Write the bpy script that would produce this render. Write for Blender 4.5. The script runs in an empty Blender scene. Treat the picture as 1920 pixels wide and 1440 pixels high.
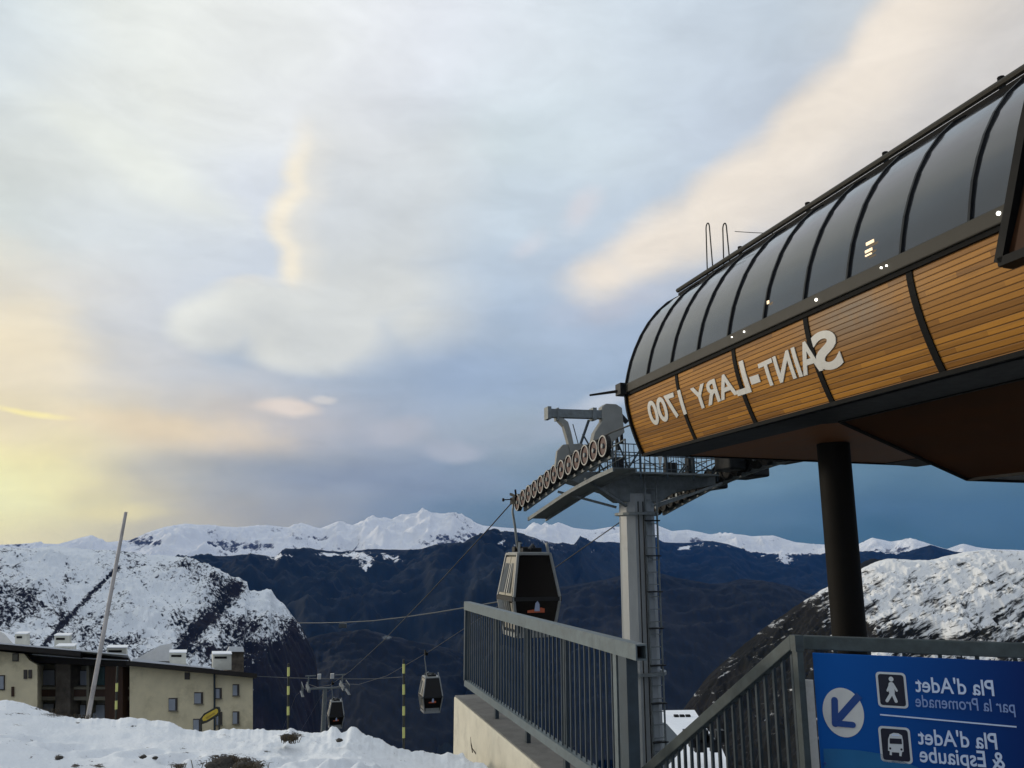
import bpy, bmesh, math, random
import numpy as np
from mathutils import Vector, Matrix
random.seed(7)
R = math.radians
sc = bpy.context.scene
COL = sc.collection
# ------------------------------------------------------------------ camera
F = 1500.0                       # focal length in photo pixels (1920 wide)
TH = math.atan(325 / F)          # camera pitch (looks up)
cam = bpy.data.cameras.new("camera"); camo = bpy.data.objects.new("camera", cam); COL.objects.link(camo)
cam.sensor_width = 36.0; cam.lens = 36.0 * F / 1920
cam.clip_start = 0.05; cam.clip_end = 90000
camo.location = (0, 0, 0); camo.rotation_euler = (math.pi / 2 + TH, 0, 0)
sc.camera = camo
sc.view_settings.view_transform = 'Standard'; sc.view_settings.look = 'None'
sc.view_settings.exposure = 0.0; sc.view_settings.gamma = 1.0
sc.view_settings.use_curve_mapping = False

def ray(px, py):
    x = (px - 960) / F; y = (720 - py) / F
    return Vector((x, math.cos(TH) - y * math.sin(TH), math.sin(TH) + y * math.cos(TH)))
def at(px, py, Y):               # point seen at a photo pixel, at forward distance Y
    r = ray(px, py); return r * (Y / r.y)
def azel(px, py):
    r = ray(px, py).normalized()
    return math.atan2(r.x, r.y), math.asin(r.z)
def pix(az, el):                 # direction -> photo pixel (or None)
    d = Vector((math.sin(az) * math.cos(el), math.cos(az) * math.cos(el), math.sin(el)))
    f = d.y * math.cos(TH) + d.z * math.sin(TH)
    if f < 0.15: return None
    u = -d.y * math.sin(TH) + d.z * math.cos(TH)
    return 960 + F * d.x / f, 720 - F * u / f
def lin(c):
    out = []
    for v in c:
        v = v / 255.0
        out.append(v / 12.92 if v <= 0.04045 else ((v + 0.055) / 1.055) ** 2.4)
    return tuple(out)

# ------------------------------------------------------------------ world: sunset sky with cloud layers
SUN_AZ, SUN_EL = R(-68), R(9)
w = bpy.data.worlds.new("World"); sc.world = w; w.use_nodes = True
nt = w.node_tree; nt.nodes.clear(); N = nt.nodes.new; L = nt.links.new
def math_n(tree, op, a, b=None, c=None, clamp=False):
    n = tree.nodes.new('ShaderNodeMath'); n.operation = op; n.use_clamp = clamp
    for i, v in enumerate((a, b, c)):
        if v is None: continue
        if isinstance(v, (int, float)): n.inputs[i].default_value = v
        else: tree.links.new(v, n.inputs[i])
    return n.outputs[0]
tc = N('ShaderNodeTexCoord'); DIR = tc.outputs['Generated']
def noise_n(tree, vec, scale, detail, rough=0.5, dim='3D', dist=0.0):
    n = tree.nodes.new('ShaderNodeTexNoise'); n.noise_dimensions = dim
    n.inputs['Scale'].default_value = scale; n.inputs['Detail'].default_value = detail
    n.inputs['Roughness'].default_value = rough; n.inputs['Distortion'].default_value = dist
    if vec is not None: tree.links.new(vec, n.inputs['Vector'])
    return n
sep = N('ShaderNodeSeparateXYZ'); L(DIR, sep.inputs[0])
az0 = math_n(nt, 'ARCTAN2', sep.outputs[0], sep.outputs[1]); el0 = math_n(nt, 'ARCSINE', sep.outputs[2])
mp = N('ShaderNodeMapping'); L(DIR, mp.inputs[0]); mp.inputs['Scale'].default_value = (1, 1, 1.8)
wn1 = noise_n(nt, mp.outputs[0], 5.0, 4, 0.5)
wn2 = noise_n(nt, mp.outputs[0], 16.0, 5, 0.55)
s1 = N('ShaderNodeSeparateColor'); L(wn1.outputs['Color'], s1.inputs[0])
s2 = N('ShaderNodeSeparateColor'); L(wn2.outputs['Color'], s2.inputs[0])
def warp(base, o1, o2, a1, a2):
    x = math_n(nt, 'MULTIPLY_ADD', math_n(nt, 'SUBTRACT', o1, 0.5), a1, base)
    return math_n(nt, 'MULTIPLY_ADD', math_n(nt, 'SUBTRACT', o2, 0.5), a2, x)
azg = warp(az0, s1.outputs[0], s2.outputs[0], 0.14, 0.04)
elg = warp(el0, s1.outputs[1], s2.outputs[1], 0.07, 0.02)
azb = warp(az0, s1.outputs[1], s2.outputs[2], 0.035, 0.012)
elb = warp(el0, s1.outputs[2], s2.outputs[0], 0.03, 0.010)
# colour grid of the sky as seen in the photograph (sRGB), resampled to az/el rows
GX = [0, 160, 320, 480, 640, 800, 960, 1120, 1280, 1440, 1600, 1760, 1920]
GRID = {
 0:   [(205,220,232),(226,232,232),(230,235,235),(230,235,238),(230,235,240),(226,230,240),(224,229,240),(210,222,235),(200,213,228),(192,205,220),(194,203,214),(193,196,200),(184,187,188)],
 120: [(212,222,230),(222,228,230),(226,230,230),(228,232,235),(226,231,238),(222,228,240),(215,226,238),(208,220,232),(198,210,226),(190,203,220),(190,198,212),(190,193,198),(186,189,190)],
 250: [(208,214,216),(220,226,226),(226,231,230),(224,229,234),(222,226,234),(212,219,232),(208,222,232),(205,218,230),(195,208,225),(188,200,218),(186,194,208),(180,186,198),(175,180,192)],
 380: [(210,218,216),(220,226,228),(224,230,234),(214,222,236),(210,218,232),(203,214,228),(198,212,226),(196,210,226),(188,203,222),(180,194,214),(172,186,206),(160,176,198),(150,168,192)],
 470: [(205,212,216),(208,216,224),(210,218,228),(205,215,230),(202,212,226),(198,209,222),(190,205,222),(186,200,218),(178,194,214),(168,184,206),(155,172,198),(142,162,190),(130,152,182)],
 560: [(230,222,205),(210,212,214),(203,210,222),(202,210,222),(196,206,220),(190,202,218),(178,194,215),(175,190,212),(165,181,205),(152,170,198),(138,160,188),(125,150,180),(115,142,172)],
 650: [(238,226,200),(222,218,208),(206,209,214),(176,190,208),(168,183,203),(172,186,206),(163,181,205),(162,180,206),(150,170,198),(135,158,188),(122,148,178),(112,140,172),(104,134,166)],
 740: [(225,215,198),(206,204,204),(196,199,205),(188,193,204),(168,181,200),(153,171,198),(157,176,200),(156,175,200),(138,162,190),(122,150,180),(110,142,172),(102,134,166),(96,128,160)],
 820: [(248,232,175),(238,221,180),(222,207,185),(197,191,190),(178,181,192),(163,174,192),(148,167,192),(142,163,190),(122,151,180),(113,145,175),(104,138,168),(97,131,162),(90,125,156)],
 900: [(255,247,180),(222,214,184),(182,183,180),(160,168,178),(150,160,178),(140,155,178),(122,146,176),(108,138,168),(103,137,167),(102,136,166),(92,127,158),(84,119,150),(77,112,144)],
 960: [(255,244,170),(232,222,178),(206,196,168),(172,170,168),(138,149,165),(123,141,162),(99,127,155),(94,124,152),(93,127,157),(87,121,151),(76,111,144),(70,105,136),(65,100,130)],
 1010:[(238,228,180),(220,212,178),(190,185,168),(160,162,165),(128,139,155),(115,133,155),(96,121,148),(88,117,146),(78,111,140),(70,106,136),(60,99,129),(58,96,125),(58,94,122)],
}
GY = sorted(GRID)
for q_ in (820, 900, 960, 1010): GRID[q_] = [(r_ + (4 if k_ > 5 else 0), g_c, b_c - (9 if k_ > 5 else 0)) for k_, (r_, g_c, b_c) in enumerate(GRID[q_])]
def grid_col(px, py):
    px = min(max(px, 0), 1919.9); py = min(max(py, 0), 1009.9)
    i = max(k for k in range(len(GX)) if GX[k] <= px); i = min(i, len(GX) - 2)
    j = max(k for k in range(len(GY)) if GY[k] <= py); j = min(j, len(GY) - 2)
    fx = (px - GX[i]) / (GX[i + 1] - GX[i]); fy = (py - GY[j]) / (GY[j + 1] - GY[j])
    a = np.array(GRID[GY[j]][i]) * (1 - fx) + np.array(GRID[GY[j]][i + 1]) * fx
    b = np.array(GRID[GY[j + 1]][i]) * (1 - fx) + np.array(GRID[GY[j + 1]][i + 1]) * fx
    return a * (1 - fy) + b * fy
def sky_col(az, el):
    p = pix(az, max(el, R(-2)))
    if el > R(52) or p is None:
        c = None
    if abs(az) < R(60) and p is not None:
        c = grid_col(*p)
        a2 = (abs(az) - R(36)) / R(24)
    else:
        c = np.array((200, 205, 212)); a2 = 1
    # surroundings of the photographed part: bright evening west (left), grey-blue overcast elsewhere
    west = math.exp(-((az - R(-85)) / R(42)) ** 2)
    low = math.exp(-(max(el, 0) / R(24)) ** 2)
    grey = np.array((172, 184, 202)) * (0.85 + 0.3 * math.sin(max(el, 0)))
    warm = np.array((255, 246, 214))
    far = grey * (1 - west * (0.35 + 0.6 * low)) + warm * west * (0.35 + 0.6 * low)
    a2 = min(max(a2, 0), 1)
    c = c * (1 - a2) + far * a2
    if el > R(45):
        k = min((el - R(45)) / R(25), 1); c = c * (1 - k) + np.array((232, 238, 247)) * k
    return lin(np.clip(c, 0, 255))
azst = [-180, -150, -125, -105, -85, -70, -56, -46] + list(range(-40, 41, 5)) + [48, 60, 80, 110, 140, 170, 180]
els = [-3, 1, 3.2, 5.5, 8.5, 12, 16, 20, 24, 29, 35, 43, 55, 75]
fac = math_n(nt, 'MULTIPLY_ADD', azg, 1 / (2 * math.pi), 0.5)
prev = None
for i, e in enumerate(els):
    cr = N('ShaderNodeValToRGB'); L(fac, cr.inputs[0]); cr.color_ramp.interpolation = 'EASE' if False else 'LINEAR'
    els_ = cr.color_ramp.elements
    for k, a in enumerate(azst):
        if k == 0: q = els_[0]; q.position = 0
        elif k == 1: q = els_[1]; q.position = (a + 180) / 360
        else: q = els_.new((a + 180) / 360)
        q.color = (*sky_col(R(a), R(e)), 1)
    if prev is None: prev = cr.outputs[0]
    else:
        mr = N('ShaderNodeMapRange'); L(elg, mr.inputs[0]); mr.interpolation_type = 'SMOOTHSTEP'
        mr.inputs[1].default_value = R(els[i - 1]); mr.inputs[2].default_value = R(e)
        mx = N('ShaderNodeMixRGB'); L(mr.outputs[0], mx.inputs[0]); L(prev, mx.inputs[1]); L(cr.outputs[0], mx.inputs[2]); prev = mx.outputs[0]
cmb = N('ShaderNodeCombineXYZ'); L(azb, cmb.inputs[0]); L(elb, cmb.inputs[1])
# single clouds: centre, radii (photo px), tilt (deg, up to the right), inner edge, colour, cover
CLOUDS = [
 (-30, 915, 260, 105, 0, .0, (255,252,196), .9), (230, 955, 130, 22, 3, .1, (252,238,170), .4),
 (60, 640, 170, 120, 0, .1, (240,227,198), .6), (330, 812, 280, 46, -4, .1, (240,218,182), .5),
 (45, 776, 100, 10, -6, .2, (255,242,175), .85), (240, 300, 300, 60, -18, .1, (233,238,233), .6),
 (440, 870, 330, 34, 2, .1, (158,164,172), .45), (700, 900, 330, 40, -2, .1, (132,146,170), .5),
 (435, 665, 90, 38, 10, .1, (172,186,204), .6), (900, 700, 190, 70, -10, .1, (150,170,200), .55),




 (525, 768, 78, 22, 0, .35, (228,216,208), .85), (600, 750, 30, 9, 0, .3, (215,212,212), .7),
 (735, 812, 90, 34, 8, .25, (180,184,197), .75), (840, 846, 80, 26, 0, .3, (174,180,195), .7),



 (1180, 560, 190, 60, 14, .1, (192,192,204), .5), (1095, 385, 60, 38, 40, .1, (216,214,222), .6), (990, 455, 60, 26, 30, .1, (208,210,220), .5),
 (1140, 748, 120, 24, 16, .2, (196,204,218), .8), (1040, 800, 150, 50, 10, .1, (165,176,196), .5),
]
en = noise_n(nt, mp.outputs[0], 9.0, 8, 0.62)
en_ = math_n(nt, 'SUBTRACT', en.outputs[0], .5); EDGE = math_n(nt, 'MULTIPLY', en_, 4.0)
for cx, cy, rx, ry, rot, inner, colr, cov in CLOUDS:
    a, e = azel(cx, cy)
    p1 = azel(cx + 10, cy); p2 = azel(cx, cy - 10)
    sx = abs(p1[0] - a) / 10; sy = abs(p2[1] - e) / 10
    m = N('ShaderNodeMapping'); m.vector_type = 'TEXTURE'; L(cmb.outputs[0], m.inputs[0])
    m.inputs['Location'].default_value = (a, e, 0); m.inputs['Rotation'].default_value = (0, 0, R(rot)); m.inputs['Scale'].default_value = (rx * sx, ry * sy, 1)
    ln = N('ShaderNodeVectorMath'); ln.operation = 'LENGTH'; L(m.outputs[0], ln.inputs[0])
    lnv = math_n(nt, 'MULTIPLY_ADD', EDGE, .30 if min(rx, ry) > 30 else .2, ln.outputs['Value'])
    mr = N('ShaderNodeMapRange'); mr.interpolation_type = 'SMOOTHSTEP'; L(lnv, mr.inputs[0])
    mr.inputs[1].default_value = 1.1; mr.inputs[2].default_value = inner; mr.inputs[3].default_value = 0; mr.inputs[4].default_value = cov
    mx = N('ShaderNodeMixRGB'); L(mr.outputs[0], mx.inputs[0]); L(prev, mx.inputs[1]); mx.inputs[2].default_value = (*lin(colr), 1); prev = mx.outputs[0]
# larger clouds: joined ellipses with a ragged edge and a sunlit rim on the side of the evening light
def near_n(ells, dx, dy, vec):
    d = None
    for cx, cy, rx, ry, rot in ells:
        a, e = azel(cx, cy); p1 = azel(cx + 10, cy); p2 = azel(cx, cy - 10); p3 = azel(cx + dx, cy + dy)
        m = N('ShaderNodeMapping'); m.vector_type = 'TEXTURE'; L(vec, m.inputs[0])
        m.inputs['Location'].default_value = (p3[0], p3[1], 0); m.inputs['Rotation'].default_value = (0, 0, R(rot)); m.inputs['Scale'].default_value = (rx * abs(p1[0] - a) / 10, ry * abs(p2[1] - e) / 10, 1)
        ln = N('ShaderNodeVectorMath'); ln.operation = 'LENGTH'; L(m.outputs[0], ln.inputs[0])
        # distance inside, in units of a 100 px radius so that small and large lobes join evenly
        q = math_n(nt, 'MULTIPLY', math_n(nt, 'SUBTRACT', ln.outputs['Value'], 1.0), min(rx, ry) / 100.0)
        if d is None: d = q
        else:
            n_ = N('ShaderNodeMath'); n_.operation = 'SMOOTH_MIN'; L(d, n_.inputs[0]); L(q, n_.inputs[1]); n_.inputs[2].default_value = .14; d = n_.outputs[0]
    return d
def smooth_n(v, a, b, hi=1.0):
    mr = N('ShaderNodeMapRange'); mr.interpolation_type = 'SMOOTHSTEP'; L(v, mr.inputs[0]); mr.inputs[1].default_value = a; mr.inputs[2].default_value = b; mr.inputs[3].default_value = 0; mr.inputs[4].default_value = hi; return mr.outputs[0]
def mixc(f, a, colr):
    mx = N('ShaderNodeMixRGB'); L(f, mx.inputs[0]); L(a, mx.inputs[1])
    if isinstance(colr, tuple): mx.inputs[2].default_value = (*lin(colr), 1)
    else: L(colr, mx.inputs[2])
    return mx.outputs[0]
def cloud(prev, ells, colr, cover, soft, rag, rimc, rimcov, shift, rimsoft=.25, shade=None):
    d0 = near_n(ells, 0, 0, cmb.outputs[0]); d0 = math_n(nt, 'MULTIPLY_ADD', EDGE, rag, d0)
    body = smooth_n(d0, soft, -soft * 1.6, 1.0)
    d1 = near_n(ells, *shift, cmb.outputs[0]); d1 = math_n(nt, 'MULTIPLY_ADD', EDGE, rag * .8, d1)
    rim = math_n(nt, 'MULTIPLY', body, math_n(nt, 'MULTIPLY', smooth_n(d1, -rimsoft, rimsoft, rimcov), 1.0))
    prev = mixc(math_n(nt, 'MULTIPLY', body, cover), prev, colr)
    if shade:
        d2 = near_n(ells, *shade[0], cmb.outputs[0]); prev = mixc(math_n(nt, 'MULTIPLY', body, smooth_n(d2, -.5, .3, shade[2])), prev, shade[1])
    return mixc(rim, prev, rimc)
prev = cloud(prev, [(1140, 515, 80, 45, 10), (1240, 450, 130, 62, 25), (1370, 375, 170, 85, 32), (1540, 270, 230, 115, 36), (1720, 140, 280, 160, 38), (1900, 40, 320, 230, 30)], (203, 201, 202), .95, .26, .10, (238, 229, 219), .85, (110, 100), .85)
CC = [(745, 250, 190, 120, 0), (720, 330, 185, 120, 0), (690, 420, 178, 110, 0), (655, 500, 130, 90, 0), (600, 610, 150, 88, 0), (400, 602, 88, 54, 10), (475, 568, 95, 48, 5), (775, 595, 82, 58, 5), (720, 540, 140, 80, 0), (560, 655, 95, 46, 0), (620, 545, 100, 70, 0)]
lowm = smooth_n(elb, azel(600, 380)[1], azel(600, 560)[1])          # denser towards its foot
cov_ = math_n(nt, 'MULTIPLY_ADD', lowm, .42, .55)
d0 = math_n(nt, 'MULTIPLY_ADD', EDGE, .06, near_n(CC, 0, 0, cmb.outputs[0]))
softr = math_n(nt, 'MULTIPLY_ADD', smooth_n(azb, azel(640, 400)[0], azel(840, 400)[0]), .35, .13)
softm = math_n(nt, 'MULTIPLY', smooth_n(math_n(nt, 'DIVIDE', d0, softr), 1.0, -1.6), smooth_n(elb, azel(700, 120)[1], azel(600, 300)[1]))
prev = mixc(math_n(nt, 'MULTIPLY', softm, cov_), prev, (209, 213, 215))
d1 = near_n(CC, 26, 2, cmb.outputs[0]); band = math_n(nt, 'MULTIPLY', smooth_n(elb, azel(600, 185)[1], azel(540, 330)[1]), smooth_n(elb, azel(540, 560)[1], azel(540, 500)[1]))
left = smooth_n(azb, azel(660, 400)[0], azel(600, 400)[0])
rim = math_n(nt, 'MULTIPLY', math_n(nt, 'MULTIPLY', softm, smooth_n(d1, -.14, .14)), math_n(nt, 'MULTIPLY', band, left))
rimw = math_n(nt, 'MULTIPLY', math_n(nt, 'MULTIPLY', softm, smooth_n(d1, -.50, .12)), math_n(nt, 'MULTIPLY', band, left))
prev = mixc(math_n(nt, 'MULTIPLY', rimw, .55), prev, (240, 234, 222))
prev = mixc(math_n(nt, 'MULTIPLY', rim, .85), prev, (255, 243, 219))
lowrim = math_n(nt, 'MULTIPLY', math_n(nt, 'MULTIPLY', softm, smooth_n(near_n(CC, 40, 22, cmb.outputs[0]), -.45, .35, .75)), smooth_n(elb, azel(540, 530)[1], azel(540, 580)[1]))
prev = mixc(lowrim, prev, (232, 234, 230))
# fine cloud texture
mp2 = N('ShaderNodeMapping'); L(DIR, mp2.inputs[0]); mp2.inputs['Scale'].default_value = (1, 1, 2.6); mp2.inputs['Rotation'].default_value = (0, R(14), 0)
fn = noise_n(nt, mp2.outputs[0], 9.0, 7, 0.6, dist=0.4)
fm = N('ShaderNodeMapRange'); L(fn.outputs[0], fm.inputs[0]); fm.inputs[1].default_value = .3; fm.inputs[2].default_value = .7; fm.inputs[3].default_value = .93; fm.inputs[4].default_value = 1.07
mul_ = N('ShaderNodeMixRGB'); mul_.blend_type = 'MULTIPLY'; mul_.inputs[0].default_value = 1; L(prev, mul_.inputs[1]); mul_.inputs[2].default_value = (1.0, .985, .94, 1)
vm = N('ShaderNodeVectorMath'); vm.operation = 'SCALE'; L(mul_.outputs[0], vm.inputs[0]); L(fm.outputs[0], vm.inputs['Scale'])
sky = N('ShaderNodeTexSky'); sky.sky_type = 'NISHITA'; sky.sun_disc = False
sky.sun_elevation = SUN_EL; sky.sun_rotation = SUN_AZ; sky.altitude = 1700
bgs = N('ShaderNodeBackground'); L(sky.outputs[0], bgs.inputs[0]); bgs.inputs[1].default_value = 0.06
bgc = N('ShaderNodeBackground'); L(vm.outputs[0], bgc.inputs[0]); bgc.inputs[1].default_value = 1.12
ms = N('ShaderNodeMixShader'); ms.inputs[0].default_value = 0.95; L(bgs.outputs[0], ms.inputs[1]); L(bgc.outputs[0], ms.inputs[2])
wo = N('ShaderNodeOutputWorld'); L(ms.outputs[0], wo.inputs[0])
# ------------------------------------------------------------------ sun (low, behind thin cloud, to the left)
sl = bpy.data.lights.new("sun", 'SUN'); sl.energy = 1.5; sl.angle = R(8); sl.color = (1.0, 0.88, 0.72)
so = bpy.data.objects.new("sun", sl); COL.objects.link(so)
sd = Vector((math.sin(SUN_AZ) * math.cos(SUN_EL), math.cos(SUN_AZ) * math.cos(SUN_EL), math.sin(SUN_EL)))
so.rotation_euler = sd.to_track_quat('Z', 'Y').to_euler()

# ------------------------------------------------------------------ helpers
def tag(o, label=None, cat=None, group=None, kind=None):
    if label: o['label'] = label
    if cat: o['category'] = cat
    if group: o['group'] = group
    if kind: o['kind'] = kind
    return o
def empty(name, mat=None, loc=(0, 0, 0)):
    o = bpy.data.objects.new(name, None); COL.objects.link(o)
    o.empty_display_size = 0.2
    o.matrix_world = mat if mat is not None else Matrix.Translation(loc)
    return o
def mesh_obj(name, verts, faces, mat, parent=None, smooth=False, uvs=None):
    me = bpy.data.meshes.new(name); me.from_pydata([tuple(v) for v in verts], [], faces); me.update()
    if mat: me.materials.append(mat)
    if smooth:
        for p in me.polygons: p.use_smooth = True
    o = bpy.data.objects.new(name, me); COL.objects.link(o)
    if parent is not None: o.parent = parent
    return o
class MB:
    def __init__(s): s.v = []; s.f = []
    def add(s, vs, fs):
        b = len(s.v); s.v += [tuple(x) for x in vs]; s.f += [tuple(b + i for i in f) for f in fs]; return s
    def box(s, a, b):
        x0, y0, z0 = a; x1, y1, z1 = b
        return s.add([(x0,y0,z0),(x1,y0,z0),(x1,y1,z0),(x0,y1,z0),(x0,y0,z1),(x1,y0,z1),(x1,y1,z1),(x0,y1,z1)],
                     [(0,3,2,1),(4,5,6,7),(0,1,5,4),(1,2,6,5),(2,3,7,6),(3,0,4,7)])
    def prism(s, poly, ext):     # poly: 3D points (planar), ext: extrusion vector
        n = len(poly); e = Vector(ext); p = [Vector(q) for q in poly]
        return s.add(p + [q + e for q in p], [tuple(range(n))[::-1], tuple(range(n, 2 * n))] + [(i, (i + 1) % n, n + (i + 1) % n, n + i) for i in range(n)])
    def bar(s, a, b, wd, ht, up=(0, 0, 1)):   # rectangular bar from a to b
        a = Vector(a); b = Vector(b); d = (b - a).normalized(); u = Vector(up); sd_ = d.cross(u)
        if sd_.length < 1e-4: sd_ = d.cross(Vector((1, 0, 0)))
        sd_.normalize(); u = sd_.cross(d).normalized(); sd_ *= wd / 2; u *= ht / 2
        return s.prism([a - sd_ - u, a + sd_ - u, a + sd_ + u, a - sd_ + u], b - a)
    def tube(s, pts, r, n=8, close=True):
        pts = [Vector(p) for p in pts]; rs = r if isinstance(r, (list, tuple)) else [r] * len(pts)
        rings = []; up = Vector((0, 0, 1)); pu = None
        for i, p in enumerate(pts):
            d = (pts[min(i + 1, len(pts) - 1)] - pts[max(i - 1, 0)]).normalized()
            if pu is None:
                pu = d.cross(up)
                if pu.length < 1e-3: pu = d.cross(Vector((1, 0, 0)))
            pu = (pu - d * pu.dot(d)).normalized(); v = d.cross(pu)
            rings.append([p + (pu * math.cos(2 * math.pi * k / n) + v * math.sin(2 * math.pi * k / n)) * rs[i] for k in range(n)])
        vs = [q for rg in rings for q in rg]; fs = []
        for i in range(len(pts) - 1):
            for k in range(n): fs.append((i * n + k, i * n + (k + 1) % n, (i + 1) * n + (k + 1) % n, (i + 1) * n + k))
        if close: fs += [tuple(range(n))[::-1], tuple((len(pts) - 1) * n + k for k in range(n))]
        return s.add(vs, fs)
    def ring(s, c, ax_, r0, r1, th, n=20):   # annulus with thickness th along ax_
        c = Vector(c); ax_ = Vector(ax_).normalized(); u = ax_.orthogonal().normalized(); v = ax_.cross(u)
        vs = []
        for h in (-th / 2, th / 2):
            for rr in (r0, r1):
                for k in range(n):
                    a = 2 * math.pi * k / n; vs.append(c + ax_ * h + (u * math.cos(a) + v * math.sin(a)) * rr)
        fs = []
        for k in range(n):
            k2 = (k + 1) % n; A, B, C, D = k, n + k, 2 * n + k, 3 * n + k; A2, B2, C2, D2 = k2, n + k2, 2 * n + k2, 3 * n + k2
            fs += [(A, B, B2, A2), (C, C2, D2, D), (B, D, D2, B2), (A, A2, C2, C)]
        return s.add(vs, fs)
    def disc(s, c, ax_, r, th, n=20):
        c = Vector(c); ax_ = Vector(ax_).normalized()
        return s.tube([c - ax_ * th / 2, c + ax_ * th / 2], r, n)
    def build(s, name, mat, parent=None, smooth=False, bevel=0.0):
        o = mesh_obj(name, s.v, s.f, mat, parent, smooth)
        bm = bmesh.new(); bm.from_mesh(o.data); bmesh.ops.recalc_face_normals(bm, faces=bm.faces); bm.to_mesh(o.data); bm.free()
        if bevel:
            m = o.modifiers.new('bevel', 'BEVEL'); m.width = bevel; m.segments = 2; m.limit_method = 'ANGLE'
        if smooth: o.data.set_sharp_from_angle(angle=R(40))
        return o

# ------------------------------------------------------------------ materials
MATS = {}
def mat(name, col, rough=0.6, metal=0.0, var=0.12, scale=6.0, bump=0.0, bscale=None, stretch=(1, 1, 1), dirt=None, spec=0.5, emit=None, dirtamt=.5):
    if name in MATS: return MATS[name]
    if 'snow' not in name and 'letter' not in name: col = tuple(c * .64 for c in col); dirt = tuple(c * .64 for c in dirt) if dirt else None
    m = bpy.data.materials.new(name); m.use_nodes = True; t = m.node_tree; b = t.nodes['Principled BSDF']
    b.inputs['Roughness'].default_value = rough; b.inputs['Metallic'].default_value = metal; b.inputs['Specular IOR Level'].default_value = spec
    co = t.nodes.new('ShaderNodeTexCoord'); mpn = t.nodes.new('ShaderNodeMapping'); mpn.inputs['Scale'].default_value = stretch
    t.links.new(co.outputs['Object'], mpn.inputs[0])
    n = noise_n(t, mpn.outputs[0], scale, 6, 0.6)
    cr = t.nodes.new('ShaderNodeValToRGB'); t.links.new(n.outputs[0], cr.inputs[0])
    cr.color_ramp.elements[0].position = .3; cr.color_ramp.elements[1].position = .7
    cr.color_ramp.elements[0].color = (*[c * (1 - var) for c in col], 1); cr.color_ramp.elements[1].color = (*[min(c * (1 + var), 1) for c in col], 1)
    out = cr.outputs[0]
    if dirt:
        n2 = noise_n(t, co.outputs['Object'], scale * .35, 8, 0.7)
        mr = t.nodes.new('ShaderNodeMapRange'); t.links.new(n2.outputs[0], mr.inputs[0]); mr.inputs[1].default_value = .52; mr.inputs[2].default_value = .68; mr.inputs[4].default_value = dirtamt
        mx = t.nodes.new('ShaderNodeMixRGB'); t.links.new(mr.outputs[0], mx.inputs[0]); t.links.new(out, mx.inputs[1]); mx.inputs[2].default_value = (*dirt, 1); out = mx.outputs[0]
    t.links.new(out, b.inputs['Base Color'])
    rr = t.nodes.new('ShaderNodeMapRange'); t.links.new(n.outputs[0], rr.inputs[0]); rr.inputs[3].default_value = max(rough - .12, 0.02); rr.inputs[4].default_value = min(rough + .12, 1)
    t.links.new(rr.outputs[0], b.inputs['Roughness'])
    if bump:
        nb = noise_n(t, mpn.outputs[0], bscale or scale * 4, 5, 0.6); bp = t.nodes.new('ShaderNodeBump'); bp.inputs['Strength'].default_value = bump; bp.inputs['Distance'].default_value = 0.02
        t.links.new(nb.outputs[0], bp.inputs['Height']); t.links.new(bp.outputs[0], b.inputs['Normal'])
    if emit:
        b.inputs['Emission Color'].default_value = (*emit[0], 1); b.inputs['Emission Strength'].default_value = emit[1]
    MATS[name] = m; return m
galv = lambda: mat('galvanised_steel', (.26, .29, .30), .5, .35, .22, 9, .15, dirt=(.14, .14, .13))
M_galv = galv()
M_rail = mat('fence_rail_steel', (.17, .215, .23), .5, .2, .2, 14, .1, dirt=(.12, .13, .13))
M_bal = mat('baluster_steel', (.05, .075, .095), .55, .2, .25, 10)
M_dark = mat('dark_steel', (.018, .020, .022), .5, .1, .3, 8, spec=.25)
M_black = mat('black_steel', (.008, .008, .008), .6, 0, .3, 8, spec=.15)
M_trim = mat('bronze_trim', (.050, .046, .036), .55, .1, .25, 10, spec=.25)
M_edge = mat('hull_edge_steel', (.010, .010, .010), .7, 0, .3, 12, spec=.12)
M_fascia = mat('fascia_steel', (.030, .034, .038), .6, 0, .2, 5, spec=.2)
M_rubber = mat('rubber', (.012, .012, .013), .7, 0, .2, 20)
M_red = mat('sheave_flange_red', (.10, .035, .03), .55, .1, .4, 20)
M_pale = mat('pale_ring_paint', (.62, .60, .55), .5, 0, .15, 30)
M_white = mat('white_paint', (.78, .78, .76), .5, 0, .06, 20, dirt=(.5, .48, .42), dirtamt=.4)
M_conc = mat('concrete_wall', (.92, .86, .70), .85, 0, .10, 5, .25, 60, dirt=(.33, .30, .25), dirtamt=.5)
M_concd = mat('concrete_top', (.24, .235, .22), .9, 0, .2, 8, .3, 60, dirt=(.1, .1, .09))
M_gray = mat('tower_paint', (.44, .47, .49), .5, .15, .16, 3, .1, stretch=(1, 1, .25), dirt=(.2, .2, .19), dirtamt=.4)
M_horn = mat('beige_steel', (.38, .38, .35), .6, .1, .12, 3, dirt=(.25, .24, .2))
M_snow2 = mat('roof_snow_white', (.80, .82, .85), .7, 0, .05, 3, .3, 12)
M_cable = mat('steel_rope', (.05, .052, .055), .5, .5, .2, 10)
M_cablef = mat('steel_rope_grey', (.10, .12, .14), .5, .5, .2, 10)

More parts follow.
